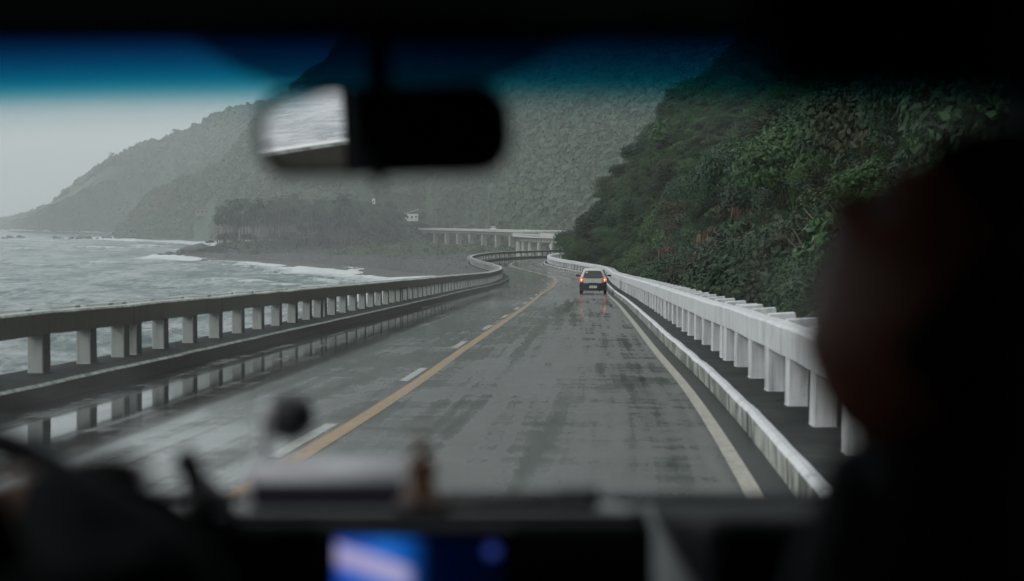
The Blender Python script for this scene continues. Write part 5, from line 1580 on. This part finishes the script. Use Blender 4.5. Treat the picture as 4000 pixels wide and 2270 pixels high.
# figurine on a round base
fg = empty('figurine', (U(1058, 1285, 1.66).x, U(1058, 1285, 1.66).y, dash_z(1.66)), 0, 'small carved brown wooden figurine standing on a dark round base', 'figurine')
b = MB(); b.lathe([(0.030, 0.0), (0.033, 0.006), (0.031, 0.020), (0.024, 0.026), (0.012, 0.028)], 24); b.obj('base', M['wood_dark'], fg, True)
b = MB(); b.lathe([(0.021, 0.027), (0.017, 0.033), (0.013, 0.045), (0.0125, 0.058), (0.0135, 0.064), (0.010, 0.069), (0.0045, 0.071)], 18); b.obj('body', M['wood'], fg, True)
b = MB(); b.lathe([(0.003, 0.0705), (0.0075, 0.075), (0.009, 0.081), (0.008, 0.087), (0.005, 0.093), (0.002, 0.098)], 16); b.obj('head', M['wood'], fg, True)
for sx in (-1, 1):
    b = MB(); b.tube([(sx * 0.0125, 0, 0.064), (sx * 0.016, -0.006, 0.052), (sx * 0.004, -0.013, 0.050)], [0.004, 0.0036, 0.003], 8); b.obj('arm', M['wood'], fg, True)
# flashlight
b = MB(); y_ = 1.74
pa, pb = U(1115, 1240, y_), U(1500, 1242, y_); zf = dash_z(y_) + 0.0165
fl = empty('flashlight', ((pa.x + pb.x) / 2, pa.y, zf), 0, 'thin black flashlight lying across the dashboard right of the figurine', 'flashlight')
cx0 = (pa.x + pb.x) / 2
b.tube([(pa.x - cx0, 0, 0), (pb.x - cx0 - 0.055, 0, 0)], 0.0125, 14); b.obj('handle', M['trim_black'], fl, True)
b = MB(); b.tube([(pb.x - cx0 - 0.057, 0, 0.0), (pb.x - cx0 - 0.048, 0, 0.001), (pb.x - cx0, 0, 0.001)], [0.0125, 0.0175, 0.0175], 14); b.obj('head', M['trim_black'], fl, True)
# round ornament on a pale stalk
og = empty('dash_fan', (U(630, 1262, 1.80).x, U(630, 1262, 1.8).y, dash_z(1.8)), 0, 'small round black clip-on fan on a thin pale stalk', 'fan')
o0 = og.location
b = MB(); pts_ = [Vector((o0.x, o0.y, o0.z)), U(628, 1225, 1.8), U(655, 1150, 1.8), U(668, 1090, 1.8), U(672, 1045, 1.79)]
b.tube([p_ - o0 for p_ in pts_], [0.009, 0.008, 0.008, 0.009, 0.010], 8); b.obj('stalk', M['paper'], og, True)
hc = U(728, 1044, 1.79) - o0; b = MB()
Mx = Matrix.Rotation(R(70), 3, 'Y') @ Matrix.Rotation(0, 3, 'X')
b.lathe([(0.0, -0.022), (0.020, -0.019), (0.029, -0.008), (0.031, 0.0), (0.029, 0.008), (0.020, 0.019), (0.0, 0.022)], 24, hc, 0, Matrix.Rotation(R(90), 3, 'X')); b.obj('head', M['trim_black'], og, True)
b = MB(); b.lathe([(0.0, -0.012), (0.009, -0.010), (0.011, 0.0), (0.009, 0.010), (0.0, 0.012)], 16, U(668, 1040, 1.775) - o0, 0, Matrix.Rotation(R(90), 3, 'X') @ Matrix.Diagonal((1, 1.6, 1))); b.obj('hub', M['paper'], og, True)  # pale oval in place of the white highlight on the head's left side
# black curved phone holder
ph = empty('phone_holder', (U(520, 1300, 1.52).x, U(520, 1300, 1.52).y, dash_z(1.58)), 0, 'black hooked phone holder rising from the dashboard beside the instrument hood', 'phone holder')
o0 = ph.location
b = MB(); pts_ = [U(545, 1330, 1.52), U(530, 1270, 1.52), U(500, 1225, 1.52), U(484, 1190, 1.52), U(478, 1165, 1.52), U(465, 1152, 1.52), U(448, 1155, 1.52)]
b.tube([p_ - o0 for p_ in pts_], [0.026, 0.025, 0.018, 0.012, 0.013, 0.016, 0.010], 12); b.obj('arm', M['trim_black'], ph, True)
b = MB(); b.lathe([(0, -0.008), (0.013, -0.007), (0.014, 0.0), (0.013, 0.007), (0, 0.008)], 16, U(470, 1160, 1.52) - o0, 0, Matrix.Rotation(R(90), 3, 'X')); b.obj('grip', M['trim_black'], ph, True)

# ------------------------------------------------------------------ people
M['skin'] = simple('brown skin', (0.72, 0.38, 0.25), 0.5)
M['skin_dark'] = simple('skin', (0.34, 0.12, 0.08), 0.5)
M['shirt'] = simple('black shirt', (0.012, 0.012, 0.014), 0.9)
M['shirt_navy'] = simple('dark jacket', (0.014, 0.013, 0.016), 0.9)
M['khaki'] = simple('khaki trousers', (0.22, 0.17, 0.13), 0.9)
M['hair'] = simple('black hair', (0.010, 0.008, 0.007), 0.55)
M['eye'] = simple('eye', (0.6, 0.58, 0.55), 0.2)
def skin_mesh(name, nodes, edges, m, parent, root=0, sub=2):
    """one continuous skinned surface grown from a joint skeleton: nodes = (pos, radius)"""
    me = bpy.data.meshes.new(name)
    me.from_pydata([tuple(p) for p, r in nodes], edges, [])
    o = link(name, me, parent)
    me.materials.append(m)
    sk = o.modifiers.new('skin', 'SKIN'); sk.use_smooth_shade = True
    for v, (p, r) in zip(me.skin_vertices[0].data, nodes):
        v.radius = (r, r) if not hasattr(r, '__len__') else r
        v.use_root = False
    me.skin_vertices[0].data[root].use_root = True
    ss = o.modifiers.new('sub', 'SUBSURF'); ss.levels = sub; ss.render_levels = sub
    return o
def head_mesh(name, m):
    """head facing +Y, centred between the ears, 0.235 m tall"""
    bm = bmesh.new(); bmesh.ops.create_uvsphere(bm, u_segments=48, v_segments=36, radius=1)
    for v in bm.verts:
        x, y, z = v.co
        X, Y, Z = x * 0.076, y * 0.096, z * 0.118
        if z < 0: X *= 1 - 0.30 * (-z) ** 1.4; Y *= 1 - 0.12 * (-z)
        if z < -0.1 and y < 0: Y *= 1 - 0.35 * min(1, -z)
        fx = math.exp(-(X / 0.011) ** 2)
        if y > 0:
            nz = math.exp(-((Z + 0.012) / 0.020) ** 2)
            Y += fx * nz * 0.022 * (1.0 if Z < 0.0 else 0.8)                       # nose
            Y += math.exp(-(X / 0.030) ** 2) * math.exp(-((Z - 0.030) / 0.010) ** 2) * 0.005   # brow
            Y -= (math.exp(-((abs(X) - 0.030) / 0.014) ** 2)) * math.exp(-((Z - 0.012) / 0.012) ** 2) * 0.009  # sockets
            Y += math.exp(-(X / 0.022) ** 2) * math.exp(-((Z + 0.050) / 0.007) ** 2) * 0.007   # upper lip
            Y += math.exp(-(X / 0.019) ** 2) * math.exp(-((Z + 0.064) / 0.007) ** 2) * 0.007   # lower lip
            Y -= math.exp(-(X / 0.024) ** 2) * math.exp(-((Z + 0.057) / 0.003) ** 2) * 0.004
            Y += math.exp(-(X / 0.024) ** 2) * math.exp(-((Z + 0.095) / 0.016) ** 2) * 0.012   # chin
        if abs(x) > 0.93 and abs(Y) < 0.03:
            X += math.copysign(0.014, X) * math.exp(-((Z - 0.0) / 0.026) ** 2) * math.exp(-((Y + 0.008) / 0.014) ** 2)   # ears
        v.co = (X, Y, Z)
    me = bpy.data.meshes.new(name); bm.to_mesh(me); bm.free(); me.materials.append(m)
    me.polygons.foreach_set('use_smooth', [True] * len(me.polygons))
    return me
def hair_mesh(name, m):
    bm = bmesh.new(); bmesh.ops.create_uvsphere(bm, u_segments=32, v_segments=24, radius=1)
    dl = [v for v in bm.verts if (v.co.z < 0.30 and v.co.y > 0.25) or v.co.z < -0.45]
    bmesh.ops.delete(bm, geom=dl, context='VERTS')
    q = random.Random(4)
    for v in bm.verts:
        w = 1.0 + q.uniform(-0.015, 0.03)
        v.co = (v.co.x * 0.086 * w, v.co.y * 0.106 * w - 0.003, v.co.z * 0.128 * w)
    me = bpy.data.meshes.new(name); bm.to_mesh(me); bm.free(); me.materials.append(m)
    me.polygons.foreach_set('use_smooth', [True] * len(me.polygons))
    return me
def person(name, label, neck, head_pos, head_yaw, head_tilt, hips, hands, elbows, shirt, trousers, skinm, shoulder_w=0.19, knees=None):
    root = empty(name, hips, 0, label, 'person')
    O = Vector(hips); N_ = Vector(neck)
    sh = {s: N_ + Vector((s * shoulder_w, 0.0, -0.055)) for s in (-1, 1)}
    nodes = [(Vector((0, 0, 0)), (0.15, 0.12)), ((N_ - O) * 0.35, (0.135, 0.105)), ((N_ - O) * 0.75, (0.155, 0.11)), (N_ - O + Vector((0, 0, -0.02)), (0.062, 0.062)), (N_.lerp(Vector(head_pos), 0.55) - O, (0.052, 0.055))]
    edges = [(0, 1), (1, 2), (2, 3), (3, 4)]
    for s in (-1, 1):
        k = len(nodes)
        e, h = Vector(elbows[s]), Vector(hands[s])
        nodes += [(sh[s] - O, 0.062), (sh[s].lerp(e, 0.5) - O, 0.048), (e - O, 0.050), (e.lerp(h, 0.5) - O, 0.045), (h - O, (0.034, 0.032))]
        edges += [(2, k), (k, k + 1), (k + 1, k + 2), (k + 2, k + 3), (k + 3, k + 4)]
        kn = Vector(knees[s]) if knees else O + Vector((s * 0.12, 0.45, 0.10))
        k = len(nodes)
        ft = kn + Vector((0, 0.18, -0.40))
        nodes += [(Vector((s * 0.09, 0.06, -0.01)), 0.085), (kn - O, 0.062), (kn.lerp(ft, 0.5) - O, 0.050), (ft - O, 0.036), (ft + Vector((0, 0.14, -0.04)) - O, 0.034)]
        edges += [(0, k), (k, k + 1), (k + 1, k + 2), (k + 2, k + 3), (k + 3, k + 4)]
    body = skin_mesh('body', nodes, edges, shirt, root)
    body.data.materials[0] = shirt
    he = link('head', head_mesh('head', skinm), root); he.location = Vector(head_pos) - O
    he.rotation_euler = (head_tilt[0], head_tilt[1], head_yaw)
    ha = link('hair', hair_mesh('hair', M['hair']), he)
    for s in (-1, 1):
        eb = MB(); eb.lathe([(0, -0.011), (0.008, -0.008), (0.011, 0), (0.008, 0.008), (0, 0.011)], 12, (s * 0.030, 0.077, 0.012)); eb.obj('eye', M['eye'], he, True)
    return root, O
def hand(parent, O, wrist, fdir, pdir, thumb, curl, m, size=1.0):
    """palm and five separate bent fingers; fdir = towards the fingers, pdir = out of the palm, thumb = side of the thumb"""
    w = Vector(wrist); f = Vector(fdir).normalized(); p = Vector(pdir); p = (p - f * p.dot(f)).normalized()
    sdir = f.cross(p); sdir = sdir if sdir.dot(Vector(thumb)) > 0 else -sdir
    z = size
    nodes = [(w - f * 0.02 * z - O, (0.026 * z, 0.020 * z)), (w + f * 0.012 * z - O, (0.029 * z, 0.018 * z)), (w + f * 0.045 * z - O, (0.036 * z, 0.015 * z)), (w + f * 0.078 * z - O, (0.037 * z, 0.012 * z))]
    edges = [(0, 1), (1, 2), (2, 3)]
    o = skin_mesh('hand', nodes, edges, m, parent, sub=2)
    for i, (sx, ln) in enumerate([(0.028, 0.072), (0.010, 0.080), (-0.009, 0.074), (-0.027, 0.058)]):
        base = w + f * 0.074 * z + sdir * sx * z
        ang = 0.25; pt = base; nn = [(w + f * 0.055 * z + sdir * sx * 0.9 * z - O, 0.0092 * z), (base - O, 0.0092 * z)]
        for j, fr_ in enumerate((0.45, 0.30, 0.25)):
            ang += curl * (0.8 if j else 0.9)
            pt = pt + (f * math.cos(ang) + p * math.sin(ang)) * ln * fr_ * z
            nn.append((pt - O, (0.0086 - 0.0009 * j) * z))
        skin_mesh('finger', nn, [(k, k + 1) for k in range(len(nn) - 1)], m, o, sub=1)
    b0 = w + f * 0.022 * z + sdir * 0.022 * z
    d1 = (f * 0.62 + sdir * 0.72 + p * 0.30).normalized(); d2 = (f * 0.85 + sdir * 0.25 + p * 0.45).normalized()
    tn = [(w + f * 0.012 * z + sdir * 0.010 * z - O, 0.012 * z), (b0 + d1 * 0.012 * z - O, 0.0125 * z), (b0 + d1 * 0.040 * z - O, 0.0105 * z), (b0 + d1 * 0.040 * z + d2 * 0.030 * z - O, 0.0088 * z), (b0 + d1 * 0.040 * z + d2 * 0.052 * z - O, 0.0075 * z)]
    skin_mesh('thumb', tn, [(k, k + 1) for k in range(4)], m, o, sub=1)
    return o
# driver: right hand on the rim of the wheel, sitting just outside the left edge of the view
rim_pt = min((wp(2 * PI * k / 360) for k in range(360)), key=lambda p_: (p_ - U(-40, 1180, 1.12)).length)
wr = U(122, 1228, 1.0)
drv, OD = person('person', 'driver in a black shirt holding the steering wheel, mostly out of view', (-0.62, 0.46, ZC - 0.17), (-0.62, 0.48, ZC + 0.0), 0.0, (0, 0, 0), (-0.60, 0.52, ZF + 0.36),
                 {1: wr, -1: (-0.78, 1.0, ZC - 0.42)}, {1: U(440, 1560, 0.80), -1: (-0.86, 0.60, ZC - 0.50)}, M['shirt'], M['khaki'], M['skin'])
fd = (rim_pt - Vector(wr)).normalized()
hand(drv, OD, wr, fd, Vector((0.1, 0.75, -0.65)), Vector((0.2, 0, 1)), 0.42, M['skin'], 1.0)
hand(drv, OD, (-0.78, 1.0, ZC - 0.42), Vector((0.1, 0.7, 0.3)), Vector((0.6, 0.3, -0.6)), Vector((0, 0, 1)), 0.5, M['skin'], 1.0)
# passenger: dark head in profile, turned towards the sea
hp = U(2440, 765, 0.92)
pas, OP = person('person', 'passenger seen from behind in dark clothes, face turned towards the driver', U(2530, 1050, 0.96), hp, R(70), (R(44), R(0), 0), (0.30, 0.62, ZF + 0.36),
                 {1: (0.46, 1.02, ZC - 0.62), -1: (0.24, 1.02, ZC - 0.62)}, {1: (0.56, 0.70, ZC - 0.56), -1: (0.16, 0.72, ZC - 0.58)}, M['shirt_navy'], M['shirt_navy'], M['skin_dark'], shoulder_w=0.10)
hand(pas, OP, (0.24, 1.02, ZC - 0.62), Vector((0.1, 1, -0.1)), Vector((0, 0, -1)), Vector((1, 0, 0)), 0.3, M['skin_dark'])
hand(pas, OP, (0.46, 1.02, ZC - 0.62), Vector((-0.1, 1, -0.1)), Vector((0, 0, -1)), Vector((-1, 0, 0)), 0.3, M['skin_dark'])
